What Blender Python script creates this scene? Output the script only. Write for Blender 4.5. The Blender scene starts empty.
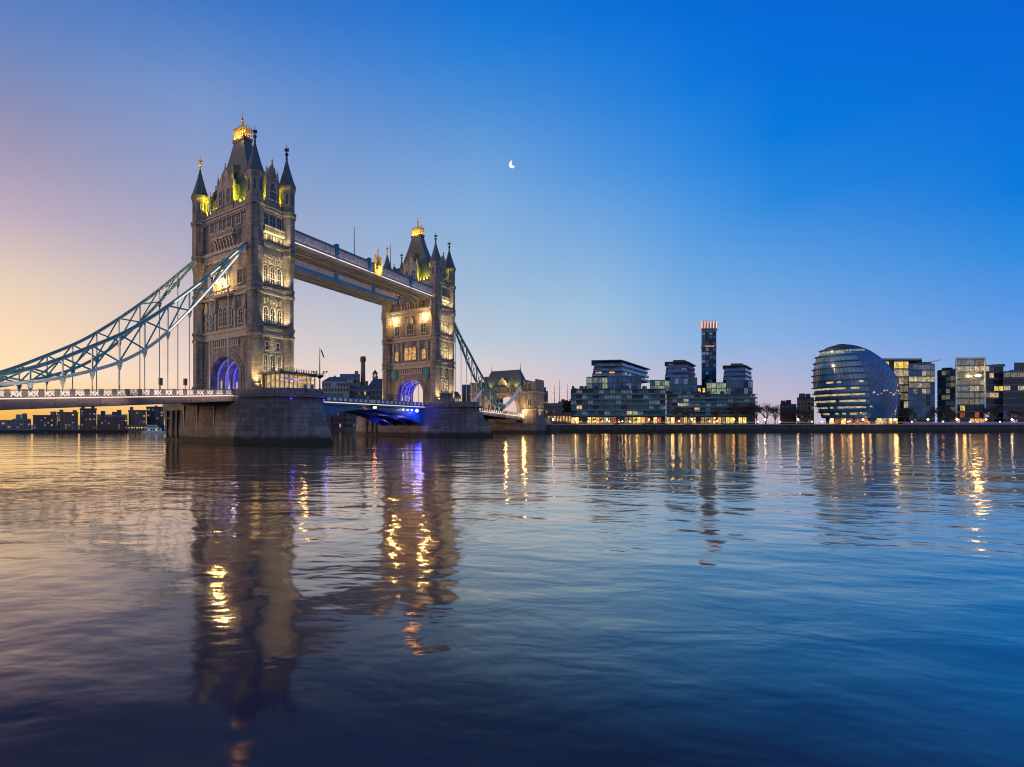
import bpy, bmesh, math, random
from mathutils import Vector, Matrix
random.seed(7)
sc = bpy.context.scene
COL = sc.collection
PI = math.pi
R = math.radians

# ------------------------------------------------------------------ camera
FPX, CX, YH, HC = 524.75, 300.0, 424.73, 3.9        # focal length in pixels, principal point, eye height
cam_d = bpy.data.cameras.new('camera')
cam_d.sensor_width = 36.0
cam_d.lens = FPX / 1024 * 36.0
cam_d.shift_x = (512 - CX) / 1024
cam_d.shift_y = (YH - 383.5) / 1024
cam_d.clip_start = 0.1
cam_d.clip_end = 20000
cam = bpy.data.objects.new('camera', cam_d)
COL.objects.link(cam)
cam.location = (0, 0, HC)
cam.rotation_euler = (R(90), 0, 0)
sc.camera = cam

# ------------------------------------------------------------------ view
sc.view_settings.view_transform = 'Standard'
sc.view_settings.look = 'None'
sc.view_settings.gamma = 1
sc.view_settings.exposure = 0
sc.cycles.use_denoising = True
sc.cycles.sample_clamp_indirect = 6
sc.cycles.max_bounces = 6
sc.cycles.filter_width = 1.1
sc.cycles.caustics_reflective = False
sc.cycles.caustics_refractive = False

def lin(c):
    return tuple(((v / 255) / 12.92 if v / 255 <= 0.04045 else ((v / 255 + 0.055) / 1.055) ** 2.4) for v in c)

# ------------------------------------------------------------------ sky (dawn glow to the left, clear blue to the right)
w = bpy.data.worlds.new('World')
sc.world = w
w.use_nodes = True
nt = w.node_tree
for n in list(nt.nodes):
    nt.nodes.remove(n)
N = nt.nodes.new
L = nt.links.new
def math_node(op, a=None, b=None):
    n = N('ShaderNodeMath'); n.operation = op
    for i, v in enumerate((a, b)):
        if v is None: continue
        if isinstance(v, (int, float)): n.inputs[i].default_value = v
        else: L(v, n.inputs[i])
    return n.outputs[0]
tc = N('ShaderNodeTexCoord')
sep = N('ShaderNodeSeparateXYZ'); L(tc.outputs['Generated'], sep.inputs[0])
elev = math_node('MULTIPLY', math_node('ARCSINE', sep.outputs[2]), 2 / PI)        # 0 horizon, 1 zenith
azim = math_node('MULTIPLY', math_node('ARCTAN2', sep.outputs[0], sep.outputs[1]), 180 / PI)
def sky_ramp(stops):
    r = N('ShaderNodeValToRGB'); L(elev, r.inputs[0])
    e = r.color_ramp.elements
    while len(e) > 1: e.remove(e[-1])
    stops = sorted(stops)
    e[0].position = max(0, stops[0][0] / 90); e[0].color = (*lin(stops[0][1]), 1)
    for d, c in stops[1:]:
        q = e.new(min(1, d / 90)); q.color = (*lin(c), 1)
    return r.outputs[0]
def column(px, stops):
    """stops seen in one column of the sky: (pixel row, colour) -> (elevation, colour)"""
    az = math.atan((px - CX) / FPX)
    return [(math.degrees(math.atan((YH - y) / FPX * math.cos(az))), c) for y, c in stops]
Z_TOP = [(55, (0, 72, 168)), (90, (0, 50, 130))]
left = column(10, [(424, (242, 176, 78)), (411, (246, 190, 100)), (395, (255, 214, 148)), (370, (255, 226, 187)), (330, (249, 218, 183)), (280, (229, 207, 187)), (210, (190, 172, 190)), (150, (160, 152, 182)), (100, (136, 142, 182)), (50, (112, 136, 190)), (0, (92, 127, 192))]) + Z_TOP
mid = column(480, [(424, (232, 190, 170)), (390, (230, 205, 200)), (365, (214, 205, 210)), (340, (186, 200, 216)), (280, (155, 186, 217)), (200, (126, 171, 219)), (100, (70, 140, 214)), (50, (38, 128, 216)), (0, (16, 116, 213))]) + Z_TOP
c200 = column(200, [(424, (244, 182, 95)), (405, (248, 205, 150)), (380, (246, 216, 196)), (340, (226, 204, 197)), (300, (206, 192, 197)), (250, (178, 174, 196)), (200, (156, 163, 198)), (150, (138, 157, 202)), (100, (122, 150, 203)), (50, (94, 136, 201)), (0, (66, 121, 198))]) + Z_TOP
c600 = column(600, [(424, (222, 186, 180)), (390, (212, 196, 205)), (360, (186, 196, 215)), (310, (158, 192, 222)), (250, (126, 173, 222)), (170, (80, 149, 222)), (100, (46, 132, 219)), (40, (20, 119, 216)), (0, (4, 110, 213))]) + Z_TOP
c690 = column(690, [(424, (212, 182, 188)), (392, (198, 188, 206)), (350, (150, 182, 222)), (310, (126, 175, 226)), (250, (96, 161, 225)), (170, (52, 140, 224)), (86, (14, 121, 220)), (0, (0, 106, 213))]) + Z_TOP
rmid = column(780, [(424, (205, 180, 195)), (392, (188, 182, 206)), (340, (135, 175, 226)), (270, (95, 158, 224)), (200, (40, 135, 222)), (130, (0, 120, 219)), (60, (0, 110, 216)), (0, (0, 103, 213))]) + Z_TOP
right = column(1014, [(424, (148, 178, 220)), (360, (114, 164, 227)), (300, (82, 148, 226)), (250, (45, 138, 223)), (190, (0, 122, 220)), (100, (0, 110, 216)), (0, (0, 100, 211))]) + Z_TOP
glow = [(0, (255, 178, 70)), (3, (255, 205, 130)), (10, (252, 214, 180)), (20, (205, 185, 195)), (35, (110, 135, 185))] + Z_TOP
back = [(0, (160, 165, 190)), (8, (182, 192, 222)), (18, (168, 186, 230)), (32, (132, 166, 228)), (55, (80, 130, 210)), (90, (0, 60, 160))]
def mix(fac_lo, fac_hi, a, b):
    m = N('ShaderNodeMapRange'); m.inputs[1].default_value = fac_lo; m.inputs[2].default_value = fac_hi
    L(azim, m.inputs[0])
    x = N('ShaderNodeMix'); x.data_type = 'RGBA'
    L(m.outputs[0], x.inputs[0]); L(a, x.inputs[6]); L(b, x.inputs[7])
    return x.outputs[2]
rb = sky_ramp(back)
c = mix(-150, -80, rb, sky_ramp(glow))
c = mix(-70, -29, c, sky_ramp(left))
c = mix(-28.9, -10.8, c, sky_ramp(c200))
c = mix(-10.8, 18.9, c, sky_ramp(mid))
c = mix(18.9, 29.7, c, sky_ramp(c600))
c = mix(29.7, 36.6, c, sky_ramp(c690))
c = mix(36.6, 42.4, c, sky_ramp(rmid))
c = mix(42.4, 53.7, c, sky_ramp(right))
c = mix(75, 130, c, rb)
bg1 = N('ShaderNodeBackground'); L(c, bg1.inputs[0]); bg1.inputs[1].default_value = 1.0
SUN_AZ, SUN_EL = -80.0, 2.0
nis = N('ShaderNodeTexSky'); nis.sky_type = 'NISHITA'; nis.sun_disc = False
nis.sun_elevation = R(SUN_EL); nis.sun_rotation = R(SUN_AZ)
bg2 = N('ShaderNodeBackground'); L(nis.outputs[0], bg2.inputs[0]); bg2.inputs[1].default_value = 0.004
add = N('ShaderNodeAddShader'); L(bg1.outputs[0], add.inputs[0]); L(bg2.outputs[0], add.inputs[1])
wo = N('ShaderNodeOutputWorld'); L(add.outputs[0], wo.inputs[0])

# weak warm light of the brightest part of the dawn sky
sl = bpy.data.lights.new('dawn_sun', 'SUN'); sl.energy = 1.5; sl.angle = R(14); sl.color = (1, 0.66, 0.48)
so = bpy.data.objects.new('dawn_sun', sl); COL.objects.link(so)
d = Vector((math.sin(R(SUN_AZ)) * math.cos(R(5)), math.cos(R(SUN_AZ)) * math.cos(R(5)), math.sin(R(5))))
so.rotation_euler = d.to_track_quat('Z', 'Y').to_euler()

# ------------------------------------------------------------------ pixel / depth to world helpers (used once, to take real positions)
def wx(px, Y): return (px - CX) / FPX * Y
def wz(py, Y): return HC + (YH - py) * Y / FPX

# ------------------------------------------------------------------ materials
MATS = {}
def base_mat(name):
    m = bpy.data.materials.new(name); m.use_nodes = True
    MATS[name] = m
    b = m.node_tree.nodes['Principled BSDF']
    return m, m.node_tree.nodes, m.node_tree.links, b
def mottled(name, c1, c2, rough=0.8, scale=0.6, metal=0.0, bump=0.0, detail=5.0, stretch=(1, 1, 1)):
    m, n, l, b = base_mat(name)
    t = n.new('ShaderNodeTexCoord'); mp = n.new('ShaderNodeMapping'); mp.inputs['Scale'].default_value = stretch
    l.new(t.outputs['Object'], mp.inputs[0])
    z = n.new('ShaderNodeTexNoise'); z.inputs['Scale'].default_value = scale; z.inputs['Detail'].default_value = detail
    l.new(mp.outputs[0], z.inputs['Vector'])
    r = n.new('ShaderNodeValToRGB'); r.color_ramp.elements[0].position = 0.32; r.color_ramp.elements[1].position = 0.68
    r.color_ramp.elements[0].color = (*c1, 1); r.color_ramp.elements[1].color = (*c2, 1)
    l.new(z.outputs[0], r.inputs[0]); l.new(r.outputs[0], b.inputs['Base Color'])
    b.inputs['Roughness'].default_value = rough; b.inputs['Metallic'].default_value = metal
    if bump:
        bp = n.new('ShaderNodeBump'); bp.inputs['Strength'].default_value = bump; bp.inputs['Distance'].default_value = 0.3
        l.new(z.outputs[0], bp.inputs['Height']); l.new(bp.outputs[0], b.inputs['Normal'])
    return m
def masonry(name, c1, c2, mortar, bw=1.3, bh=0.55, rough=0.85, tide=None, streak=0.35):
    """coursed stone or brick: the same courses on every wall whatever way it faces, dirt streaks, tide mark near the water"""
    m, n, l, b = base_mat(name)
    t = n.new('ShaderNodeTexCoord'); g = n.new('ShaderNodeNewGeometry')
    s = n.new('ShaderNodeSeparateXYZ'); l.new(t.outputs['Object'], s.inputs[0])
    sn = n.new('ShaderNodeSeparateXYZ'); l.new(t.outputs['Normal'], sn.inputs[0])
    ax = n.new('ShaderNodeMath'); ax.operation = 'ABSOLUTE'; l.new(sn.outputs[0], ax.inputs[0])
    gt = n.new('ShaderNodeMath'); gt.operation = 'GREATER_THAN'; l.new(ax.outputs[0], gt.inputs[0]); gt.inputs[1].default_value = 0.707
    mx = n.new('ShaderNodeMix'); mx.data_type = 'FLOAT'; l.new(gt.outputs[0], mx.inputs[0]); l.new(s.outputs[0], mx.inputs[2]); l.new(s.outputs[1], mx.inputs[3])
    cv = n.new('ShaderNodeCombineXYZ'); l.new(mx.outputs[0], cv.inputs[0]); l.new(s.outputs[2], cv.inputs[1])
    br = n.new('ShaderNodeTexBrick'); l.new(cv.outputs[0], br.inputs['Vector'])
    br.inputs['Color1'].default_value = (*c1, 1); br.inputs['Color2'].default_value = (*c2, 1); br.inputs['Mortar'].default_value = (*mortar, 1)
    br.inputs['Scale'].default_value = 1.0; br.inputs['Mortar Size'].default_value = 0.03
    br.inputs['Brick Width'].default_value = bw; br.inputs['Row Height'].default_value = bh
    mp = n.new('ShaderNodeMapping'); mp.inputs['Scale'].default_value = (0.9, 0.9, 0.12); l.new(t.outputs['Object'], mp.inputs[0])
    z = n.new('ShaderNodeTexNoise'); z.inputs['Scale'].default_value = 1.0; z.inputs['Detail'].default_value = 6; l.new(mp.outputs[0], z.inputs['Vector'])
    zr = n.new('ShaderNodeMapRange'); zr.inputs[1].default_value = 0.35; zr.inputs[2].default_value = 0.7; zr.inputs[3].default_value = 1.0; zr.inputs[4].default_value = 1 - streak
    l.new(z.outputs[0], zr.inputs[0])
    mul = n.new('ShaderNodeMix'); mul.data_type = 'RGBA'; mul.blend_type = 'MULTIPLY'; mul.inputs[0].default_value = 1
    l.new(br.outputs[0], mul.inputs[6]); l.new(zr.outputs[0], mul.inputs[7])
    out = mul.outputs[2]
    if tide is not None:
        sp = n.new('ShaderNodeSeparateXYZ'); l.new(g.outputs['Position'], sp.inputs[0])
        z2 = n.new('ShaderNodeTexNoise'); z2.inputs['Scale'].default_value = 0.7; l.new(t.outputs['Object'], z2.inputs['Vector'])
        ad = n.new('ShaderNodeMath'); ad.operation = 'ADD'; l.new(sp.outputs[2], ad.inputs[0]); l.new(z2.outputs[0], ad.inputs[1])
        tr = n.new('ShaderNodeMapRange'); tr.inputs[1].default_value = tide; tr.inputs[2].default_value = tide + 0.7; l.new(ad.outputs[0], tr.inputs[0])
        m2 = n.new('ShaderNodeMix'); m2.data_type = 'RGBA'; l.new(tr.outputs[0], m2.inputs[0]); m2.inputs[6].default_value = (0.03, 0.032, 0.022, 1); l.new(out, m2.inputs[7])
        out = m2.outputs[2]
    l.new(out, b.inputs['Base Color'])
    b.inputs['Roughness'].default_value = rough
    bp = n.new('ShaderNodeBump'); bp.inputs['Strength'].default_value = 0.5; bp.inputs['Distance'].default_value = 0.05
    l.new(br.outputs['Fac'], bp.inputs['Height']); bp.invert = True; l.new(bp.outputs[0], b.inputs['Normal'])
    return m
def emit(name, c, s):
    m, n, l, b = base_mat(name)
    b.inputs['Base Color'].default_value = (0.02, 0.02, 0.02, 1)
    b.inputs['Emission Color'].default_value = (*c, 1); b.inputs['Emission Strength'].default_value = s
    b.inputs['Roughness'].default_value = 0.4
    return m
def lit_room(name, c, s, scale=0.7):
    """a lit window: an uneven interior seen through the glass"""
    m, n, l, b = base_mat(name)
    t = n.new('ShaderNodeTexCoord'); z = n.new('ShaderNodeTexNoise'); z.inputs['Scale'].default_value = scale; z.inputs['Detail'].default_value = 3
    g = n.new('ShaderNodeNewGeometry'); l.new(g.outputs['Position'], z.inputs['Vector'])
    r = n.new('ShaderNodeMapRange'); r.inputs[1].default_value = 0.3; r.inputs[2].default_value = 0.7; r.inputs[3].default_value = 0.25 * s; r.inputs[4].default_value = 1.5 * s
    l.new(z.outputs[0], r.inputs[0]); l.new(r.outputs[0], b.inputs['Emission Strength'])
    b.inputs['Emission Color'].default_value = (*c, 1); b.inputs['Base Color'].default_value = (0.03, 0.03, 0.03, 1); b.inputs['Roughness'].default_value = 0.08
    return m
def glass(name, c, rough=0.06, ior=1.7, var=0.5, scale=0.35):
    m, n, l, b = base_mat(name)
    t = n.new('ShaderNodeNewGeometry'); z = n.new('ShaderNodeTexNoise'); z.inputs['Scale'].default_value = scale; z.inputs['Detail'].default_value = 4
    l.new(t.outputs['Position'], z.inputs['Vector'])
    r = n.new('ShaderNodeValToRGB'); r.color_ramp.elements[0].position = .35; r.color_ramp.elements[1].position = .68
    r.color_ramp.elements[0].color = (*[v * (1 - var) for v in c], 1); r.color_ramp.elements[1].color = (*[v * (1 + var) for v in c], 1)
    l.new(z.outputs[0], r.inputs[0]); l.new(r.outputs[0], b.inputs['Base Color'])
    b.inputs['Roughness'].default_value = rough; b.inputs['IOR'].default_value = ior
    return m

STONE = masonry('tower_stone', (0.41, 0.34, 0.27), (0.28, 0.225, 0.18), (0.15, 0.12, 0.1), streak=.65)
TRIM = mottled('portland_trim', (0.34, 0.28, 0.21), (0.46, 0.39, 0.3), 0.8, 1.2, bump=.2)
PIER = masonry('pier_granite', (0.27, 0.225, 0.205), (0.17, 0.14, 0.13), (0.08, 0.072, 0.066), 2.2, 0.9, tide=1.6, streak=.45)
SLATE = mottled('roof_slate', (0.045, 0.055, 0.06), (0.09, 0.1, 0.1), 0.55, 2.0, bump=.3, stretch=(1, 1, 4))
GILT = mottled('gilding', (0.75, 0.42, 0.08), (0.95, 0.6, 0.18), 0.5, 3, 0.6)
IRON = mottled('dark_iron', (0.02, 0.022, 0.025), (0.04, 0.04, 0.045), 0.5, 3)
TEAL = mottled('teal_paint', (0.03, 0.2, 0.24), (0.05, 0.3, 0.33), 0.4, 1.5)
BLUEP = mottled('blue_paint', (0.015, 0.09, 0.2), (0.03, 0.14, 0.28), 0.4, 1.5)
GREENP = mottled('green_paint', (0.02, 0.2, 0.17), (0.04, 0.3, 0.25), 0.4, 1.5)
PALE = mottled('pale_paint', (0.5, 0.53, 0.46), (0.66, 0.68, 0.59), 0.45, 1.5)
LATT = mottled('walkway_lattice', (0.42, 0.34, 0.33), (0.56, 0.46, 0.44), 0.5, 1.5)
GREYC = mottled('grey_cladding', (0.12, 0.12, 0.125), (0.18, 0.18, 0.185), .6, .3)
CHAINP = mottled('chain_paint', (0.09, 0.23, 0.23), (0.16, 0.34, 0.32), 0.45, 1.5)
WHITEP = mottled('white_paint', (0.68, 0.68, 0.66), (0.8, 0.8, 0.78), 0.45, 1.5)
BROWNP = mottled('brown_steel', (0.1, 0.07, 0.07), (0.16, 0.115, 0.11), 0.6, 1.0, stretch=(.3, 1, 1))
ROAD = mottled('asphalt', (0.04, 0.04, 0.042), (0.06, 0.06, 0.06), 0.9, 1.5)
TIMBER = mottled('wet_timber', (0.015, 0.012, 0.012), (0.035, 0.03, 0.028), 0.7, 1.0)
PANE = glass('dark_pane', (0.02, 0.03, 0.045), 0.08, 1.5)
TEALSH = mottled('teal_shield', (0.01, 0.16, 0.17), (0.02, 0.24, 0.25), 0.35, 1.2)
E_GOLD = lit_room('lit_gold', (1.0, 0.6, 0.16), 1.6, 1.2)
E_WARM = lit_room('lit_warm', (1.0, 0.72, 0.36), .75, .8)
E_CREAM = lit_room('lit_cream', (1.0, 0.84, 0.55), .5, .8)
E_YEL = lit_room('lit_yellow', (1.0, 0.7, 0.14), 1.0, .9)
E_ORANGE = lit_room('lit_orange', (1.0, 0.42, 0.1), 1.2, .8)
E_GREEN = lit_room('lit_greenish', (0.74, 0.9, 0.58), .36, .6)
E_GREEND = lit_room('lit_green_dim', (0.55, 0.8, 0.55), .17, .6)
E_RED = lit_room('lit_red', (0.9, 0.16, 0.08), .5, .8)
E_CABIN = lit_room('lit_cabin', (1.0, 0.66, 0.3), .62, 1.1)
E_PURPLE = emit('lit_purple', (0.16, 0.05, 0.75), 0.9)
E_STRIP = emit('strip_warm', (1.0, 0.7, 0.5), 1.25)
E_STRIPW = emit('strip_white', (1.0, 0.9, 0.72), 1.5)
E_BLUE = emit('lamp_blue', (0.05, 0.07, 1.0), 40)
E_BLUEDIM = emit('lamp_blue_dim', (0.08, 0.06, 1.0), 2.0)
E_LAMP = emit('lamp_warm', (1.0, 0.78, 0.45), 28)
E_LAMPO = emit('lamp_orange', (1.0, 0.42, 0.12), 28)
E_TLAMP = emit('tower_lamp', (1.0, 0.66, 0.25), 130)
E_WINT = lit_room('tower_window_glow', (1.0, 0.5, 0.13), .85, 1.6)
E_LAMPHI = emit('lamp_bright', (1.0, 0.68, 0.25), 45)

# ------------------------------------------------------------------ mesh building
class MB:
    def __init__(self): self.v, self.f, self.m = [], [], []
    def add(self, vs, fs, mi=0):
        o = len(self.v); self.v += [tuple(p) for p in vs]
        self.f += [tuple(i + o for i in f) for f in fs]; self.m += [mi] * len(fs)
        return self
    def box(self, x0, x1, y0, y1, z0, z1, mi=0):
        return self.add([(x0, y0, z0), (x1, y0, z0), (x1, y1, z0), (x0, y1, z0), (x0, y0, z1), (x1, y0, z1), (x1, y1, z1), (x0, y1, z1)],
                 [(0, 3, 2, 1), (4, 5, 6, 7), (0, 1, 5, 4), (1, 2, 6, 5), (2, 3, 7, 6), (3, 0, 4, 7)], mi)
    def rings(self, rs, mi=0, cap=True):
        """loft of closed rings with equal vertex count"""
        n = len(rs[0]); vs = [p for r in rs for p in r]; fs = []
        for k in range(len(rs) - 1):
            for i in range(n):
                j = (i + 1) % n
                fs.append((k * n + i, k * n + j, (k + 1) * n + j, (k + 1) * n + i))
        if cap:
            fs.append(tuple(range(n - 1, -1, -1))); fs.append(tuple((len(rs) - 1) * n + i for i in range(n)))
        return self.add(vs, fs, mi)
    def prism(self, poly, z0, z1, mi=0):
        return self.rings([[(x, y, z0) for x, y in poly], [(x, y, z1) for x, y in poly]], mi)
    def lathe(self, prof, cx=0, cy=0, n=8, ph=None, mi=0):
        ph = PI / n if ph is None else ph
        return self.rings([[(cx + r * math.cos(ph + 2 * PI * i / n), cy + r * math.sin(ph + 2 * PI * i / n), z) for i in range(n)] for z, r in prof], mi)
    def extr(self, poly, axis, a0, a1, mi=0):
        """polygon in the plane across an axis: axis 'x': (y,z) polygon, axis 'y': (x,z) polygon"""
        if axis == 'x': rs = [[(a, p, q) for p, q in poly] for a in (a0, a1)]
        else: rs = [[(p, a, q) for p, q in poly] for a in (a0, a1)]
        return self.rings(rs, mi)
    def beam(self, p, q, w, h, mi=0):
        p, q = Vector(p), Vector(q); d = (q - p)
        if d.length < 1e-6: return self
        d.normalize()
        s = d.cross(Vector((0, 0, 1)))
        if s.length < 1e-3: s = Vector((1, 0, 0))
        s.normalize(); u = s.cross(d)
        c = [s * w / 2 * a + u * h / 2 * b for a, b in ((-1, -1), (1, -1), (1, 1), (-1, 1))]
        return self.rings([[p + k for k in c], [q + k for k in c]], mi)
    def tube(self, p, q, r0, r1=None, n=6, mi=0):
        p, q = Vector(p), Vector(q); r1 = r0 if r1 is None else r1
        d = (q - p)
        if d.length < 1e-6: return self
        d.normalize(); s = d.cross(Vector((0, 0, 1)) if abs(d.z) < .95 else Vector((1, 0, 0))); s.normalize(); u = s.cross(d)
        rr = [[c + (s * math.cos(2 * PI * i / n) + u * math.sin(2 * PI * i / n)) * r for i in range(n)] for c, r in ((p, r0), (q, r1))]
        return self.rings(rr, mi)
    def sphere(self, c, r, n=10, k=6, mi=0, sz=1):
        pr = [(c[2] - r * sz * math.cos(PI * (i + .04) / (k + .08)), r * math.sin(PI * (i + .04) / (k + .08))) for i in range(k + 1)]
        return self.lathe(pr, c[0], c[1], n, 0, mi)
    def mesh(self, name, mats):
        me = bpy.data.meshes.new(name); me.from_pydata(self.v, [], self.f); me.update()
        mats = mats if isinstance(mats, (list, tuple)) else [mats]
        for m in mats: me.materials.append(m)
        if len(mats) > 1: me.polygons.foreach_set('material_index', self.m)
        bm = bmesh.new(); bm.from_mesh(me); bmesh.ops.recalc_face_normals(bm, faces=bm.faces); bm.to_mesh(me); bm.free()
        return me
    def build(self, name, mats, parent=None, org=None):
        if parent is not None and org is None: org = parent.get('_org', None)
        if org is not None:
            self.v = [(x - org[0], y - org[1], z - org[2]) for x, y, z in self.v]
        return link(name, self.mesh(name, mats), parent)
def link(name, me, parent=None, loc=None, rz=0):
    o = bpy.data.objects.new(name, me); COL.objects.link(o)
    if parent is not None: o.parent = parent
    if loc is not None: o.location = loc
    if rz: o.rotation_euler = (0, 0, rz)
    return o
def tag(o, label=None, cat=None, group=None, kind=None):
    for k, v in (('label', label), ('category', cat), ('group', group), ('kind', kind)):
        if v: o[k] = v
    return o
ROOTS = []
def thing(name, label, cat, loc, rz=0, group=None, org=None):
    """an Empty at the thing's base; parts are written in the frame of org and shifted to it"""
    o = bpy.data.objects.new(name, None); COL.objects.link(o)
    o.location = loc; o.rotation_euler = (0, 0, rz); o.empty_display_size = 0.5
    o['_org'] = org if org is not None else (0.0, 0.0, 0.0)
    ROOTS.append(o)
    return tag(o, label, cat, group)
def light(kind, name, parent, pos, energy, color, target=None, size=60, blend=.6, rad=.25):
    l = bpy.data.lights.new(name, kind); l.energy = energy; l.color = color
    l.shadow_soft_size = rad
    o = bpy.data.objects.new(name, l); COL.objects.link(o)
    if parent is not None:
        o.parent = parent; g = parent['_org']; pos = Vector(pos) - Vector(g)
        if target is not None: target = Vector(target) - Vector(g)
    o.location = pos
    if kind == 'SPOT':
        l.spot_size = R(size); l.spot_blend = blend
        o.rotation_euler = (Vector(pos) - Vector(target)).to_track_quat('Z', 'Y').to_euler()
    return o
def shared(o, mats):
    for i, m in enumerate(mats):
        o.material_slots[i].link = 'OBJECT'; o.material_slots[i].material = m
    return o

# window meshes, cached by size: a moulded surround with mullions, and the pane behind it
WC = {}
def window_meshes(w, h, style='lancet', mull=1, frame=.22, trans=1):
    k = (round(w, 2), round(h, 2), style, mull, frame, trans)
    if k in WC: return WC[k]
    if style == 'lancet':
        sp = h - w * .75
        arc = [(-w / 2 + w / 2 * (1 - math.cos(a)) * 1.0, sp + (h - sp) * math.sin(a)) for a in (0, .5, 1.0, PI / 2)]
        out = arc + [(-x, z) for x, z in arc[-2::-1]]
    else:
        out = [(-w / 2, h), (w / 2, h)]
    inner = [(-w / 2, 0)] + out + [(w / 2, 0)]
    cx, cz = 0, h / 2
    outer = [(x + (frame if x > cx + .01 else -frame if x < cx - .01 else 0), z + (frame if z > cz else -frame)) for x, z in inner]
    n = len(inner); m = MB()
    vs = [(x, -.16, z) for x, z in outer] + [(x, -.16, z) for x, z in inner] + [(x, .05, z) for x, z in outer] + [(x, .05, z) for x, z in inner]
    fs = []
    for i in range(n):
        j = (i + 1) % n
        fs += [(i, j, n + j, n + i), (2 * n + i, i, n + i, 3 * n + i) if False else (i, 2 * n + i, 2 * n + j, j), (n + i, n + j, 3 * n + j, 3 * n + i), (2 * n + i, 3 * n + i, 3 * n + j, 2 * n + j)]
    m.add(vs, fs)
    for q in range(mull):
        x = -w / 2 + w * (q + 1) / (mull + 1); m.box(x - .06, x + .06, -.13, -.03, 0, h * (.97 if style != 'lancet' else .9))
    for q in range(trans):
        z = h * (q + 1) / (trans + 1); m.box(-w / 2, w / 2, -.12, -.03, z - .05, z + .05)
    m.box(-w / 2 - frame * 1.3, w / 2 + frame * 1.3, -.28, .04, -frame * 1.4, -frame + .003)
    p = MB(); p.extr(inner, 'y', -.06, -.02)
    WC[k] = (m.mesh('window', TRIM), p.mesh('pane', PANE))
    return WC[k]
FACE_ROT = {'w': 0.0, 'n': -PI / 2, 'e': PI, 's': PI / 2}
def put_window(parent, loc, rot, w, h, style='lancet', mull=1, trim=None, pane=None, frame=.22, trans=1):
    a, b = window_meshes(w, h, style, mull, frame, trans)
    org = parent['_org']
    o = link('window', a, parent, (loc[0] - org[0], loc[1] - org[1], loc[2] - org[2]), rot)
    if trim: shared(o, [trim])
    p = link('pane', b, o)
    if pane: shared(p, [pane])
    return o

# ------------------------------------------------------------------ river, land
def water():
    m, n, l, b = base_mat('river_water')
    t = n.new('ShaderNodeTexCoord')
    def noise(scale, sx, sy, detail, rot=0.0, rough=.5):
        mp = n.new('ShaderNodeMapping'); mp.inputs['Scale'].default_value = (sx, sy, 1); mp.inputs['Rotation'].default_value = (0, 0, rot)
        l.new(t.outputs['Object'], mp.inputs[0])
        z = n.new('ShaderNodeTexNoise'); z.inputs['Scale'].default_value = scale; z.inputs['Detail'].default_value = detail; z.inputs['Roughness'].default_value = rough
        z.inputs['Distortion'].default_value = .35
        l.new(mp.outputs[0], z.inputs['Vector']); return z.outputs[0]
    def mul(a, k):
        x = n.new('ShaderNodeMath'); x.operation = 'MULTIPLY'; l.new(a, x.inputs[0])
        if isinstance(k, float): x.inputs[1].default_value = k
        else: l.new(k, x.inputs[1])
        return x.outputs[0]
    def plus(a, c2):
        x = n.new('ShaderNodeMath'); x.operation = 'ADD'; l.new(a, x.inputs[0]); l.new(c2, x.inputs[1]); return x.outputs[0]
    patch = noise(.03, 1, 1, 2)
    pr = n.new('ShaderNodeMapRange'); pr.inputs[1].default_value = .35; pr.inputs[2].default_value = .65; pr.inputs[3].default_value = .45; pr.inputs[4].default_value = 1.3
    l.new(patch, pr.inputs[0])
    h = mul(noise(.14, .8, 1.25, 3, .25), 0.18)
    h = plus(h, mul(mul(noise(.5, .75, 1.3, 3, -.15), pr.outputs[0]), 0.064))
    h = plus(h, mul(mul(noise(1.7, .7, 1.2, 2, .1), pr.outputs[0]), 0.011))
    bp = n.new('ShaderNodeBump'); bp.inputs['Strength'].default_value = 1.0; bp.inputs['Distance'].default_value = 1.0
    l.new(h, bp.inputs['Height'])
    n.remove(b)
    dif = n.new('ShaderNodeBsdfDiffuse'); dif.inputs['Color'].default_value = (0.036, 0.036, 0.054, 1)
    glo = n.new('ShaderNodeBsdfGlossy'); glo.inputs['Color'].default_value = (0.99, 0.88, 0.75, 1); glo.inputs['Roughness'].default_value = 0.085
    lw = n.new('ShaderNodeLayerWeight'); lw.inputs['Blend'].default_value = 0.5
    l.new(bp.outputs[0], glo.inputs['Normal']); l.new(bp.outputs[0], lw.inputs['Normal'])
    pw = n.new('ShaderNodeMath'); pw.operation = 'POWER'; l.new(lw.outputs['Facing'], pw.inputs[0]); pw.inputs[1].default_value = 1.0
    sc_ = n.new('ShaderNodeMapRange'); sc_.interpolation_type = 'SMOOTHSTEP'; sc_.inputs[1].default_value = 0.5; sc_.inputs[2].default_value = 0.96; sc_.inputs[3].default_value = 0.035; sc_.inputs[4].default_value = 0.97; l.new(pw.outputs[0], sc_.inputs[0])
    mxs = n.new('ShaderNodeMixShader'); l.new(sc_.outputs[0], mxs.inputs[0]); l.new(dif.outputs[0], mxs.inputs[1]); l.new(glo.outputs[0], mxs.inputs[2])
    l.new(mxs.outputs[0], n['Material Output'].inputs['Surface'])
    return m
wm = MB(); wm.add([(-3000, -600, 0), (3500, -600, 0), (3500, 5000, 0), (-3000, 5000, 0)], [(0, 1, 2, 3)])
tag(wm.build('river_water', water()), kind='structure')

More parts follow.
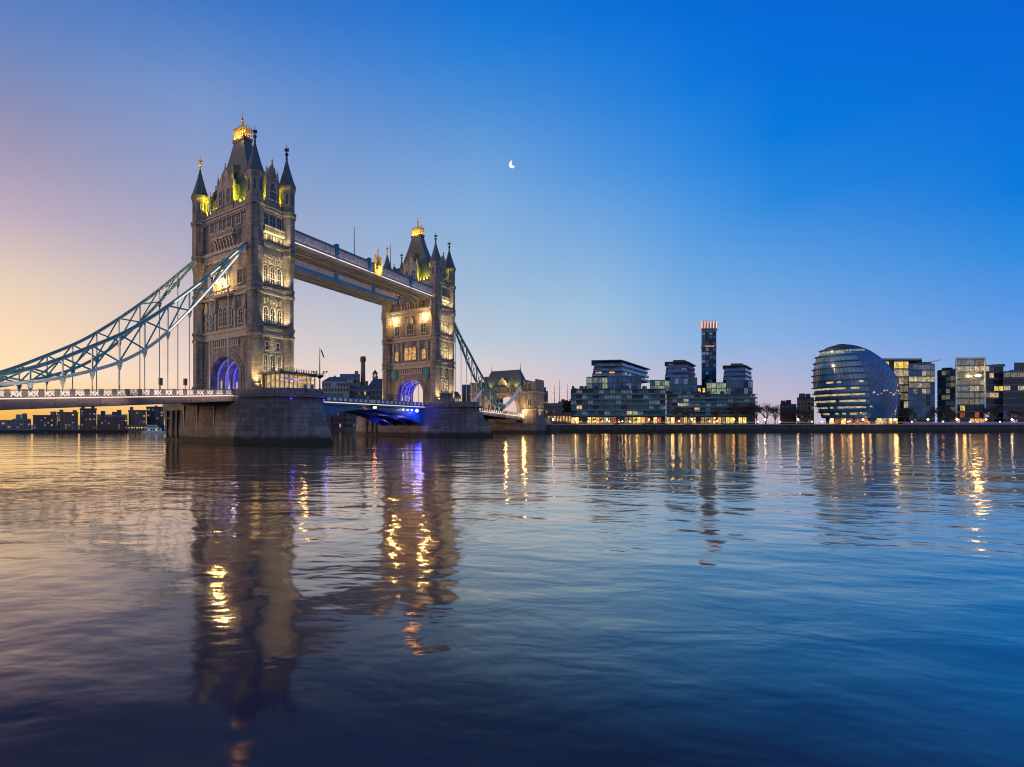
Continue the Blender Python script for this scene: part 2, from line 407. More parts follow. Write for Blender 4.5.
BANK = [(-3000, 262), (-420, 252), (-150, 250), (-64, 250), (-30, 268), (-4, 292), (30, 290), (62, 262), (84, 252), (118, 247), (132, 264), (240, 266), (420, 268), (900, 275), (3500, 300)]
QUAY = masonry('quay_wall', (0.1, 0.095, 0.09), (0.075, 0.07, 0.068), (0.04, 0.04, 0.04), 1.6, .6, tide=1.8, streak=.5)
PAVE = mottled('promenade_paving', (0.16, 0.15, 0.14), (0.24, 0.22, 0.21), .8, .5)
def land(name, pts, top, far):
    m = MB(); pg = pts + far; n = len(pg)
    vs = [(x, y, -3) for x, y in pg] + [(x, y, top) for x, y in pg]
    m.add(vs, [(i, (i + 1) % n, n + (i + 1) % n, n + i) for i in range(n)], 0)
    m.add(vs, [tuple(range(n, 2 * n))], 1)
    return tag(m.build(name, [QUAY, PAVE]), kind='structure')
cut = BANK.index((62, 262))
land('low_foreshore', BANK[:cut + 1], 1.3, [(62, 6000), (-3000, 6000)])
land('embankment', BANK[cut:], 4.0, [(3500, 6000), (62, 6000)])
nb = len(BANK)
cp = MB()
for i in range(cut, nb - 1):
    (xa, ya), (xb, yb) = BANK[i], BANK[i + 1]
    cp.beam((xa, ya, 4.02), (xb, yb, 4.02), .7, .34)
tag(cp.build('embankment_coping', TRIM), kind='structure')

# ------------------------------------------------------------------ the bridge: frame s along the road (away), t across (+ = downstream)
TH = .723
P0 = Vector((-13.305, 121.633, 0))
RZ = PI / 2 - TH
U = Vector((math.sin(TH), math.cos(TH), 0)); V = Vector((-math.cos(TH), math.sin(TH), 0))
SPAN = 82.3
def bridge(s, t, z=0): return P0 + U * s + V * t + Vector((0, 0, z))
def bthing(name, label, cat, s, t, z, group=None):
    return thing(name, label, cat, bridge(s, t, z), RZ, group, (s, t, z))

# --- piers
def pier_rings():
    up, lo = [], []
    def half(sign):
        a, b = [], []
        for i in range(13):
            ph = PI * i / 12
            sh0 = 9.5 if sign < 0 else 14.5
            x, y = 10.65 * math.cos(ph), sh0 + (11.8 if sign < 0 else 8.0) * math.sin(ph)
            a.append((x, sign * y))
            # gothic cutwater: two arcs meeting in a nose
            q = abs(math.cos(ph)); yy = sh0 + (16.5 if sign < 0 else 12.0) * (1 - q ** 1.25)
            b.append(((11.0 if x > 0 else -11.0) * q ** .95 if q > 1e-6 else 0, sign * yy))
        return a, b
    a, b = half(1); c2, d2 = half(-1)
    return a + c2[::-1], b + d2[::-1]
def pier(s0, label, near):
    r = bthing('bridge_pier', label, 'bridge pier', s0, 0, 0, 'granite piers of the bridge')
    up, lo = pier_rings()
    sh = lambda ring, z, k=1.0: [(s0 + x * k, y * k if abs(y) > 9.6 else y, z) for x, y in ring]
    m = MB(); m.rings([sh(lo, -3, 1.02), sh(lo, .9, 1.02), sh(lo, 1.0), sh(lo, 2.3), sh(up, 8.6), sh(up, 10.2)])
    m.build('pier_body', PIER, r)
    m = MB(); m.rings([sh(up, 9.5, 1.03), sh(up, 9.5, 1.045), sh(up, 9.95, 1.045), sh(up, 9.95, 1.0)], cap=False); m.build('string_course', PIER, r)
    # parapet wall round the top, open at the road
    n = len(up)
    for end in (1, -1):
      m = MB()
      for i in range(n):
        j = (i + 1) % n
        (x0, y0), (x1, y1) = up[i], up[j]
        if abs(y0 - y1) > 15 or (y0 + y1) * end < 0: continue
        m.add([(s0 + x0, y0, 10.2), (s0 + x1, y1, 10.2), (s0 + x1, y1, 11.3), (s0 + x0, y0, 11.3), (s0 + x0 * .95, y0 * .975, 10.2), (s0 + x1 * .95, y1 * .975, 10.2), (s0 + x1 * .95, y1 * .975, 11.3), (s0 + x0 * .95, y0 * .975, 11.3)],
              [(0, 1, 2, 3), (4, 7, 6, 5), (3, 2, 6, 7), (0, 3, 7, 4), (1, 5, 6, 2)])
      m.build('parapet', PIER, r)
    for t in (11.8, 14.0, 10.0):          # timber fenders beside the navigation arch
        m = MB(); m.box(s0 - 11.25, s0 - 10.85, t - .25, t + .25, -2, 7.2)
        if t != 10.0: m.box(s0 - 11.2, s0 - 10.9, t - .3, t + 1.9 if t < 13 else t + .3, 5.2, 5.6)
        m.build('timber_fender', TIMBER, r)
    for t in (-3.0, 2.8, 7.6):            # drain pipes and joints of the landward face
        MB().box(s0 - 10.95, s0 - 10.66, t - .08, t + .08, 1.8, 8.2).build('drain_pipe', IRON, r)
    for t in (-6.3, -2.1, 2.1, 6.3):
        MB().box(s0 + 10.66, s0 + 10.9, t - .3, t + .3, 1.0, 7.2).build('timber_fender', TIMBER, r)
    if near:
        for s, t in ((-5.5, -20.0), (2.6, -21.6), (8.4, -17.0)):
            ang = math.atan2(t + 9.5, s)
            m = MB(); m.sphere((s * 1.03, -9.5 + (t + 9.5) * 1.03, 9.1), .18, 8, 5); m.build('blue_lamp', E_BLUEDIM, r)
            light('POINT', 'blue_lamp_light', r, (s * 1.09, -9.5 + (t + 9.5) * 1.09, 9.1), 30, (.1, .08, 1), rad=.15)
    return r
pier_n = pier(0, 'nearer stone pier, carrying the glass control cabin and three small blue lamps', True)
pier_s = pier(SPAN, 'farther stone pier, lit blue beside the lifting road', False)

# --- towers
HS, HT = 5.2, 9.6          # half depth along the road, half width across
AW, AZ0, AZ1 = 4.9, 14.4, 19.3
ZB = 10.2
def cross_finial(x, y, z0, z1, k=1.0):
    m = MB(); h = z1 - z0
    m.lathe([(z0, .22 * k), (z0 + h * .25, .16 * k), (z0 + h * .3, .34 * k), (z0 + h * .4, .34 * k), (z0 + h * .46, .13 * k), (z1, .05 * k)], x, y, 6)
    m.box(x - .5 * k, x + .5 * k, y - .09, y + .09, z0 + h * .62, z0 + h * .72); m.box(x - .09, x + .09, y - .5 * k, y + .5 * k, z0 + h * .62, z0 + h * .72)
    return m
def tower(s0, label, north):
    r = bthing('bridge_tower', label, 'bridge tower', s0, 0, ZB, 'towers of the bridge')
    rr = random.Random(3 if north else 4)
    def S(x): return s0 + x
    # body with the road arch through it
    arch = [(AW * math.cos(a), AZ0 + (AZ1 - AZ0) * math.sin(a)) for a in [PI * i / 20 for i in range(21)]]
    prof = [(HT, ZB), (HT, 50.9), (-HT, 50.9), (-HT, ZB)] + [(-AW, ZB)] + [(y, z) for y, z in arch[::-1]] + [(AW, ZB)]
    m = MB(); m.extr(prof, 'x', S(-HS), S(HS)); m.build('wall', STONE, r)
    for sx, nm in ((-1, 'archway'), (1, 'archway')):   # moulded orders round the arch mouth
        m = MB()
        for k, (r0, r1, dp) in enumerate(((1.0, 1.14, .28), (1.145, 1.27, .14))):
            o_ = [(AW * r1 * math.cos(a), AZ0 + (AZ1 - AZ0) * r1 * math.sin(a)) for a in [PI * i / 20 for i in range(21)]]
            i_ = [(AW * (r0 + .004) * math.cos(a), AZ0 + (AZ1 - AZ0) * (r0 + .004) * math.sin(a)) for a in [PI * i / 20 for i in range(21)]]
            pg = [(AW * r1, ZB)] + o_ + [(-AW * r1, ZB), (-AW * (r0 + .004), ZB)] + i_[::-1] + [(AW * (r0 + .004), ZB)]
            m.extr(pg, 'x', S(sx * HS), S(sx * (HS + dp)))
        m.build('arch_moulding', STONE, r)
    for k in range(4):                                 # pale iron ribs under the vault
        m = MB(); x = S(-3.6 + 2.4 * k)
        pts = [(x, AW * .93 * math.cos(a), AZ0 + (AZ1 - AZ0) * .93 * math.sin(a)) for a in [PI * i / 16 for i in range(17)]]
        pts = [(x, AW * .93, ZB)] + pts + [(x, -AW * .93, ZB)]
        for a, b in zip(pts, pts[1:]): m.beam(a, b, .3, .3)
        m.build('vault_rib', WHITEP, r)
    # band courses between the turrets
    def band(z0, z1, out, name='string_course', mat=TRIM):
        m = MB()
        for z_a, z_b, o in ((z0, z0 + (z1 - z0) * .25, out), (z0 + (z1 - z0) * .25 + .003, z1 - (z1 - z0) * .3, out * .45), (z1 - (z1 - z0) * .3 + .003, z1, out * 1.15)):
            m.box(S(-HS - o), S(HS + o), -HT - o, -HT + .5, z_a, z_b); m.box(S(-HS - o), S(HS + o), HT - .5, HT + o, z_a, z_b)
            m.box(S(-HS - o), S(-HS + .5), -HT + .504, HT - .504, z_a, z_b); m.box(S(HS - .5), S(HS + o), -HT + .504, HT - .504, z_a, z_b)
        return m.build(name, mat, r)
    # keep bands clear of the arch: they all lie above it
    band(23.1, 25.2, .3); band(32.3, 33.9, .3); band(41.0, 43.2, .5); band(50.5, 51.4, .45, 'cornice')
    # dentils under the cornice
    for sx in (-1, 1):
        m = MB(); m.box(min(S(sx * (HS + .1)), S(sx * (HS - .05))), max(S(sx * (HS + .1)), S(sx * (HS - .05))), -7.7, 7.7, 50.3, 50.48)
        for i in range(26):
            y = -7.6 + 15.2 * i / 25; m.box(S(sx * (HS + .34)) if sx < 0 else S(HS - .02), S(-HS + .02) if sx < 0 else S(HS + .34), y - .14, y + .14, 50.0, 50.46)
        m.build('dentil_course', TRIM, r)
    for sy in (-1, 1):
        m = MB(); m.box(S(-3.3), S(3.3), min(sy * (HT + .1), sy * (HT - .05)), max(sy * (HT + .1), sy * (HT - .05)), 50.3, 50.48)
        for i in range(12):
            x = -3.2 + 6.4 * i / 11; m.box(S(x - .14), S(x + .14), min(sy * (HT + .34), sy * (HT - .02)), max(sy * (HT + .34), sy * (HT - .02)), 50.0, 50.46)
        m.build('dentil_course', TRIM, r)
    # corner turrets
    prof = [(ZB, 2.05), (12.6, 2.05), (13.0, 1.7), (22.9, 1.7), (23.2, 2.0), (23.6, 2.0), (23.8, 1.75), (24.6, 1.75), (24.8, 2.0), (25.3, 2.0), (25.5, 1.68),
            (32.0, 1.68), (32.3, 1.95), (32.7, 1.95), (33.0, 1.72), (33.6, 1.95), (34.0, 1.95), (34.2, 1.66), (39.0, 1.66), (41.0, 2.05), (41.5, 2.2), (42.6, 2.05), (43.2, 2.2), (43.5, 1.95),
            (50.3, 1.95), (50.6, 2.3), (51.3, 2.35), (51.6, 1.9), (56.2, 1.9), (56.9, 2.2), (57.5, 2.25)]
    for sx in (-1, 1):
        for sy in (-1, 1):
            x, y = S(sx * 4.985), sy * 9.32
            t = MB().lathe(prof, x, y, 8).build('turret', STONE, r)
            m = MB(); m.lathe([(57.45, 2.3), (57.7, 2.1), (59.0, 1.62), (61.5, .85), (64.2, .14)], x, y, 8); sp = m.build('spire', SLATE, t, r['_org'])
            cross_finial(x, y, 64.1, 67.4, 1.25).build('finial', GILT if (sx, sy) == (-1, 1) else IRON, sp, r['_org'])
            m = MB()                                    # slit windows of the upper turret stage
            for k in range(8):
                a = PI / 4 * k
                c, s_ = math.cos(a), math.sin(a)
                q = [(x + c * 1.77 - s_ * w_, y + s_ * 1.77 + c * w_, z) for w_, z in ((-.2, 53.3), (.2, 53.3), (.2, 55.4), (0, 55.9), (-.2, 55.4))]
                q2 = [(p[0] + c * .03, p[1] + s_ * .03, p[2]) for p in q]
                m.rings([q, q2])
            m.build('turret_slit', PANE, t, r['_org'])
    # parapets with battlements between turrets and gables
    def parapet(x0, x1, y0, y1):
        m = MB(); m.box(x0, x1, y0, y1, 51.42, 52.5)
        lx, ly = x1 - x0, y1 - y0
        n_ = max(2, int(max(lx, ly) / 1.0))
        for i in range(n_):
            if lx > ly: a = x0 + lx * (i + .2) / n_; b = x0 + lx * (i + .8) / n_; m.box(a, b, y0, y1, 52.503, 53.2)
            else: a = y0 + ly * (i + .2) / n_; b = y0 + ly * (i + .8) / n_; m.box(x0, x1, a, b, 52.503, 53.2)
        m.build('battlement', STONE, r)
    for sx in (-1, 1):
        xa, xb = (S(-HS - .1), S(-HS + .4)) if sx < 0 else (S(HS - .4), S(HS + .1))
        parapet(xa, xb, 2.9, 7.4); parapet(xa, xb, -7.4, -2.9)
    for sy in (-1, 1):
        ya, yb = (-HT - .1, -HT + .4) if sy < 0 else (HT - .4, HT + .1)
        parapet(S(-3.1), S(-2.1), ya, yb); parapet(S(2.1), S(3.1), ya, yb)
    # gables
    def gable(face):
        wide = 2.75 if face in 'ns' else 2.0
        sh_, ap = (58.3, 61.4) if face in 'ns' else (58.2, 61.0)
        pg = [(-wide, 51.42), (wide, 51.42), (wide, sh_), (wide - .55, sh_), (wide - .55, sh_ + .5), (wide * .45, sh_ + 1.5), (wide * .45, sh_ + 1.9), (0, ap), (-wide * .45, sh_ + 1.9), (-wide * .45, sh_ + 1.5), (-wide + .55, sh_ + .5), (-wide + .55, sh_), (-wide, sh_)]
        m = MB()
        if face == 'n': m.extr(pg, 'x', S(-HS - .15), S(-HS + .55))
        elif face == 's': m.extr(pg, 'x', S(HS - .55), S(HS + .15))
        elif face == 'w': m.extr([(S(x), z) for x, z in pg], 'y', -HT - .15, -HT + .55)
        else: m.extr([(S(x), z) for x, z in pg], 'y', HT - .55, HT + .15)
        g = m.build('gable', STONE, r)
        g['_org'] = r['_org']
        # its little roof running back into the main roof
        rp = [(-wide + .3, 51.42), (wide - .3, 51.42), (wide - .3, sh_ - .6), (0, ap - .9), (-wide + .3, sh_ - .6)]
        m = MB(); dp = 3.4
        if face == 'n': m.extr(rp, 'x', S(-HS + .56), S(-HS + dp))
        elif face == 's': m.extr(rp, 'x', S(HS - dp), S(HS - .56))
        elif face == 'w': m.extr([(S(x), z) for x, z in rp], 'y', -HT + .56, -HT + dp + 1.4)
        else: m.extr([(S(x), z) for x, z in rp], 'y', HT - dp - 1.4, HT - .56)
        m.build('dormer_roof', SLATE, g, r['_org'])
        fx, fy = {'n': (-HS, 0), 's': (HS, 0), 'w': (0, -HT), 'e': (0, HT)}[face]
        MB().lathe([(ap - .1, .3), (ap + .5, .12), (ap + .7, .26), (ap + 1.3, .04)], S(fx), fy, 6).build('finial', TRIM, g, r['_org'])
        for sg in (-1, 1):                              # pinnacles at the shoulders
            px, py = (S(fx), sg * (wide - .3)) if face in 'ns' else (S(sg * (wide - .3)), fy)
            MB().lathe([(sh_ - .02, .34), (sh_ + .9, .3), (sh_ + 2.0, .05)], px, py, 4, 0).build('pinnacle', TRIM, g, r['_org'])
        return g
    GB = {f: gable(f) for f in 'nswe'}
    def win(face, a, z, w_, h_, style='lancet', mull=1, pane=None, trim=None, prt=None, trans=1, off=.0):
        x, y = {'n': (-HS - off, -a), 's': (HS + off, a), 'w': (a, -HT - off), 'e': (-a, HT + off)}[face]
        return put_window(prt or r, (S(x), y, z), FACE_ROT[face], w_, h_, style, mull, trim, pane, trans=trans)
    for f in 'we':
        win(f, 0, 53.3, 2.0, 3.6, 'lancet', 2, prt=GB[f], off=.15)
        for a in (-2.1, 0, 2.1):
            win(f, a, 47.3, 1.25 if a else 1.7, 2.7, 'lancet', 1)
            win(f, a, 34.6, 1.2, 3.9, 'lancet', 1, trans=2)
            win(f, a, 26.2, 1.2, 3.3, 'lancet', 1)
            win(f, a, 15.6, 1.1 if a else 1.3, 3.4, 'square', 1, trans=2)
        for a in (-1.7, 1.7): win(f, a, 20.3, .9, 1.6, 'square', 0)
        sy = -1 if f == 'w' else 1
        yo = lambda d0, d1: (min(sy * (HT + d0), sy * (HT + d1)), max(sy * (HT + d0), sy * (HT + d1)))
        # carved panel and balcony
        m = MB()
        a, b = yo(-.1, .25); m.box(S(-2.6), S(2.6), a, b, 43.4, 45.4)
        for i in range(7):
            x = -2.25 + .75 * i; a, b = yo(.253, .5); m.box(S(x - .22), S(x + .22), a, b, 43.6 + .15 * (i % 2), 45.2)
        m.build('carved_panel', TRIM, r)
        m = MB(); a, b = yo(.26, 1.0); m.box(S(-3.1), S(3.1), *yo(-.05, 1.0), 45.45, 45.8)
        a, b = yo(.8, 1.0); m.box(S(-3.1), S(3.1), a, b, 46.6, 46.85)
        for i in range(15): x = -3.0 + 6.0 * i / 14; m.box(S(x - .09), S(x + .09), a + .04, b - .04, 45.803, 46.597)
        m.build('balcony', TRIM, r)
        m = MB()                                        # corbel table below the great band
        for i in range(9):
            x = -2.9 + 5.8 * i / 8
            a, b = yo(-.05, .35); m.box(S(x - .2), S(x + .2), a, b, 39.0, 40.97)
            a, b = yo(-.05, .6); m.box(S(x - .24), S(x + .24), a, b, 40.2, 40.9)
        a, b = yo(-.05, .2); m.box(S(-3.2), S(3.2), a, b, 39.5, 39.8)
        m.build('corbel_table', TRIM, r)
        # tracery over the second stage
        m = MB()
        a, b = yo(-.05, .18)
        for i in range(6): x = -2.5 + i; m.box(S(x - .3), S(x + .3), a, b, 30.3 + .3 * (i % 2), 31.5)
        m.build('carved_panel', TRIM, r)
        # base doorway frame
        m = MB(); a, b = yo(-.05, .3); m.box(S(-2.6), S(2.6), a, b, 14.4, 14.9); m.box(S(-2.6), S(-2.2), a, b, ZB, 14.397); m.box(S(2.2), S(2.6), a, b, ZB, 14.397); m.build('door_surround', TRIM, r)
    for f in 'ns':
        inner = (f == 's') == north                      # the face over the river
        for a in (-1.3, 1.3): win(f, a, 53.2, 1.2, 3.4, 'lancet', 1, prt=GB[f], off=.15)
        for a in (-4.5, -1.5, 1.5, 4.5): win(f, a, 47.9, 1.3, 2.3, 'square', 1)
        litp = E_WINT if (inner and not north) else None
        for a in (-5.2, -1.5, 0, 1.5, 5.2):
            big = abs(a) < 2
            win(f, a, 26.1, 1.25, 4.2 if big else 3.2, 'lancet', 1, pane=E_WINT if (litp and big) else litp, trans=3)
        for a in (-5.0, 0, 5.0): win(f, a, 34.9, 1.7 if a else 2.6, 3.0, 'square', 2 if not a else 1)
        sx = -1 if f == 'n' else 1
        xo = lambda d0, d1: (min(S(sx * (HS + d0)), S(sx * (HS + d1))), max(S(sx * (HS + d0)), S(sx * (HS + d1))))
        # oriel balcony on corbels under the top windows
        m = MB()
        m.box(*xo(-.05, 1.1), -3.7, 3.7, 45.6, 46.0); m.box(*xo(.9, 1.1), -3.7, 3.7, 46.8, 47.05)
        for i in range(15): y = -3.6 + 7.2 * i / 14; m.box(*xo(.94, 1.06), y - .1, y + .1, 46.003, 46.797)
        m.build('balcony', TRIM, r)
        m = MB()
        for i in range(7):
            y = -3.0 + i
            m.box(*xo(-.05, .9), y - .2, y + .2, 44.8, 45.57); m.box(*xo(-.05, .55), y - .2, y + .2, 43.9, 44.797); m.box(*xo(-.05, .3), y - .22, y + .22, 43.25, 43.897)
        m.build('corbel_table', TRIM, r)
        # arms over the middle window and a panelled frieze above the arch
        m = MB(); m.lathe([(38.2, .9), (38.6, 1.15), (39.9, 1.1), (40.5, .5), (40.9, .15)], S(sx * (HS + .1)), 0, 8)
        m.build('carved_arms', TRIM, r)
        m = MB(); m.box(*xo(-.05, .2), -4.6, 4.6, 21.2, 21.5)
        for i in range(13): y = -4.3 + 8.6 * i / 12; m.box(*xo(-.05, .22), y - .16, y + .16, 21.503, 22.8)
        m.build('panelled_frieze', TRIM, r)
        # stage shafts and canopied niches between windows
        for a in (-6.6, -3.3, 3.3, 6.6):
            m = MB(); y = a
            m.box(*xo(-.05, .22), y - .25, y + .25, 25.25, 32.25); m.lathe([(29.3, .5), (30.6, .42), (31.9, .06)], S(sx * (HS + .2)), y, 6); m.box(*xo(-.05, .45), y - .35, y + .35, 27.0, 27.4)
            m.build('niche', TRIM, r)
        if inner:
            for a in (-6.2, 6.2):                        # painted shields
                m = MB()
                c, s_ = S(sx * (HS + .05)), a
                ring = [(s_ + 1.25 * math.cos(k * PI / 8), 21.2 + 1.75 * math.sin(k * PI / 8)) for k in range(16)]
                m.extr(ring, 'x', *xo(.22, .5)); m.extr([(s_ + (y - s_) * .62, 21.2 + (z - 21.2) * .62) for y, z in ring], 'x', *xo(.503, .62))
                m.build('painted_shield', TEALSH, r)
    # main roof, crown and spire
    m = MB()
    def rect(hx, hy, z): return [(S(-hx), -hy, z), (S(hx), -hy, z), (S(hx), hy, z), (S(-hx), hy, z)]
    m.rings([rect(3.9, 7.6, 51.42), rect(3.7, 7.2, 53.0), rect(2.75, 5.0, 59.0), rect(1.75, 2.7, 65.5), rect(1.2, 1.7, 69.2)])
    m.box(S(-1.4), S(1.4), -1.95, 1.95, 69.203, 69.9)
    roof = m.build('roof', SLATE, r)
    for f, sx in (('n', -1), ('s', 1)):                  # lucarnes in the slope
        m = MB(); x0, x1 = (S(-3.2), S(-1.6)) if sx < 0 else (S(1.6), S(3.2))
        m.extr([(-.5, 60.5), (.5, 60.5), (.5, 62.0), (0, 63.2), (-.5, 62.0)], 'x', x0, x1); m.build('lucarne', SLATE, roof, r['_org'])
    cr = MB()
    pk = [(69.9, .17), (71.2, .13), (71.9, .34), (72.3, .12), (73.1, .03)]
    for i in range(6):
        y = -1.6 + 3.2 * i / 5
        for sx in (-1, 1): cr.lathe(pk, S(sx * 1.15), y, 5)
    for x in (-.4, .4):
        for sy in (-1, 1): cr.lathe(pk, S(x), sy * 1.65, 5)
    for z in (70.3, 71.2):
        cr.box(S(-1.2), S(-1.1), -1.7, 1.7, z, z + .2); cr.box(S(1.1), S(1.2), -1.7, 1.7, z, z + .2); cr.box(S(-1.09), S(1.09), -1.7, -1.6, z, z + .2); cr.box(S(-1.09), S(1.09), 1.6, 1.7, z, z + .2)
    crown = cr.build('crown_cresting', GILT, roof, r['_org'])
    m = MB(); m.lathe([(69.9, .8), (71.2, .6), (71.6, .85), (72.8, .5), (73.2, .32), (74.2, .2), (74.5, .42), (75.0, .12), (76.6, .04)], S(0), 0, 8)
    m.build('crown_finial', GILT, roof, r['_org'])
    # ----- floodlights
    YEL = (1.0, .88, .03)
    for sx in (-1, 1):
        for sy in (-1, 1):
            for x, y, e in ((sx * 4.3, sy * 5.3, 5500), (sx * 2.6, sy * 8.8, 3000)):
                MB().box(S(x) - .18, S(x) + .18, y - .18, y + .18, 51.42, 51.75).build('floodlight', IRON, r)
                light('POINT', 'roof_floodlight', r, (S(x), y, 52.4), e, YEL, rad=.2)
    for k in (-1, 1):
        light('POINT', 'crown_floodlight', r, (S(-.6), k * 1.2, 70.5), 380, (1, .5, .14), rad=.3)
        light('POINT', 'crown_floodlight', r, (S(k * 1.75), 0, 70.3), 250, (1, .5, .14), rad=.3)
    WARM = (1.0, .74, .3)
    # up-lights at the feet of the turrets and on the ledges of the river-front faces
    for sy in (-1, 1):
        for sx in (-1, 1):
            x, y = S(sx * 6.6), sy * 12.2
            MB().box(x - .25, x + .25, y - .25, y + .25, ZB, ZB + .5).build('floodlight', IRON, r)
            light('SPOT', 'wall_floodlight', r, (x, y, ZB + .7), 6500, WARM, (S(sx * 4.6), sy * 9.4, 24), 62, .8)
        for z, e, tz in ((14.2, 1000, 21), (25.6, 1300, 31), (34.1, 1400, 40), (43.4, 700, 48)):
            for x in (-3.0, 0.2, 3.0):
                light('SPOT', 'ledge_floodlight', r, (S(x), sy * (HT + 1.9), z), e * 1.3, (1, .82, .44), (S(x), sy * (HT - .1), tz), 110, .9, rad=.3)
            m = MB(); m.box(S(-3.3), S(3.3), min(sy * (HT + 1.8), sy * (HT + 2.0)), max(sy * (HT + 1.8), sy * (HT + 2.0)), z - .35, z - .12)
            for x in (-3, 0, 3): m.beam((S(x), sy * HT, z - .3), (S(x), sy * (HT + 1.8), z - .3), .1, .1)
            m.build('floodlight', IRON, r)
    # blue light inside the arch
    for x, y, z, e, tg in ((3.6, -2.0, 12.4, 5000, (-4.4, 4.8, 14.5)), (4.2, 2.0, 12.2, 1800, (0, 4.8, 15)), (4.0, -3.8, 12.4, 1800, (1, 3.0, 18.5))):
        light('SPOT', 'arch_blue_light', r, (S(x), y, z), e * (.6 if north else 2.5), (.01, .01, 1), (S(tg[0]), tg[1], tg[2]), 105, .8, rad=.2)
    for x in (-2.4, 0, 2.4):
        light('POINT', 'arch_rib_light', r, (S(x), 0, 16.6), 45, (1, .9, .75), rad=.2)
        for sg in (-1, 1):
            MB().box(S(x) - .14, S(x) + .14, sg * 4.66 - .1, sg * 4.66 + .1, 12.2, 14.2).build('wall_lantern', E_WARM, r)
    # pair of big lamps on the north face, by the gilded balcony
    if north:
        m = MB(); m.box(S(-HS - 1.5), S(-HS + .05), -2.9, 2.9, 32.35, 32.9)
        m.box(S(-HS - 1.5), S(-HS - 1.35), -2.9, 2.9, 33.6, 33.8)
        for i in range(12): y = -2.8 + 5.6 * i / 11; m.box(S(-HS - 1.47), S(-HS - 1.38), y - .07, y + .07, 32.903, 33.597)
        b = m.build('gilded_balcony', TRIM, r)
        for y in (-.6, 1.7):
            m = MB(); m.sphere((S(-HS - 1.2), y, 36.0), .4, 10, 6); m.build('lamp_globe', E_TLAMP, b, r['_org'])
            m = MB(); m.tube((S(-HS - 1.2), y, 35.7), (S(-HS - 1.2), y, 32.9), .07); m.build('lamp_post', IRON, b, r['_org'])
            light('POINT', 'balcony_light', r, (S(-HS - .9), y + .4, 35.0), 420, (1, .6, .15), rad=.25)
    else:
        for y in (-5.6, 5.6):
            m = MB(); m.sphere((S(-HS - 1.0), y, 40.3), .4, 10, 6); g_ = m.build('lamp_globe', E_TLAMP, r)
            m = MB(); m.tube((S(-HS - 1.0), y, 40.7), (S(-HS - 1.0), y, 41.4), .08); m.beam((S(-HS - 1.0), y, 41.4), (S(-HS), y, 41.4), .15, .15); m.build('lamp_bracket', IRON, r)
            light('POINT', 'wall_lamp_light', r, (S(-HS - 1.3), y, 39.7), 560, (1, .6, .25), rad=.3)
        light('SPOT', 'wall_floodlight', r, (S(-HS - 3.5), -3.5, ZB + 1), 1500, (1, .6, .3), (S(-HS), 0, 26), 75, .9)
        light('SPOT', 'wall_floodlight', r, (S(-HS - 3.5), 7.0, ZB + 1), 1200, (1, .6, .3), (S(-HS), 5, 26), 75, .9)
    return r
tower_n = tower(0, 'nearer and taller looking stone bridge tower, beside the glass cabin on its pier', True)
tower_s = tower(SPAN, 'farther stone bridge tower with orange lit windows and teal shields above its blue arch', False)

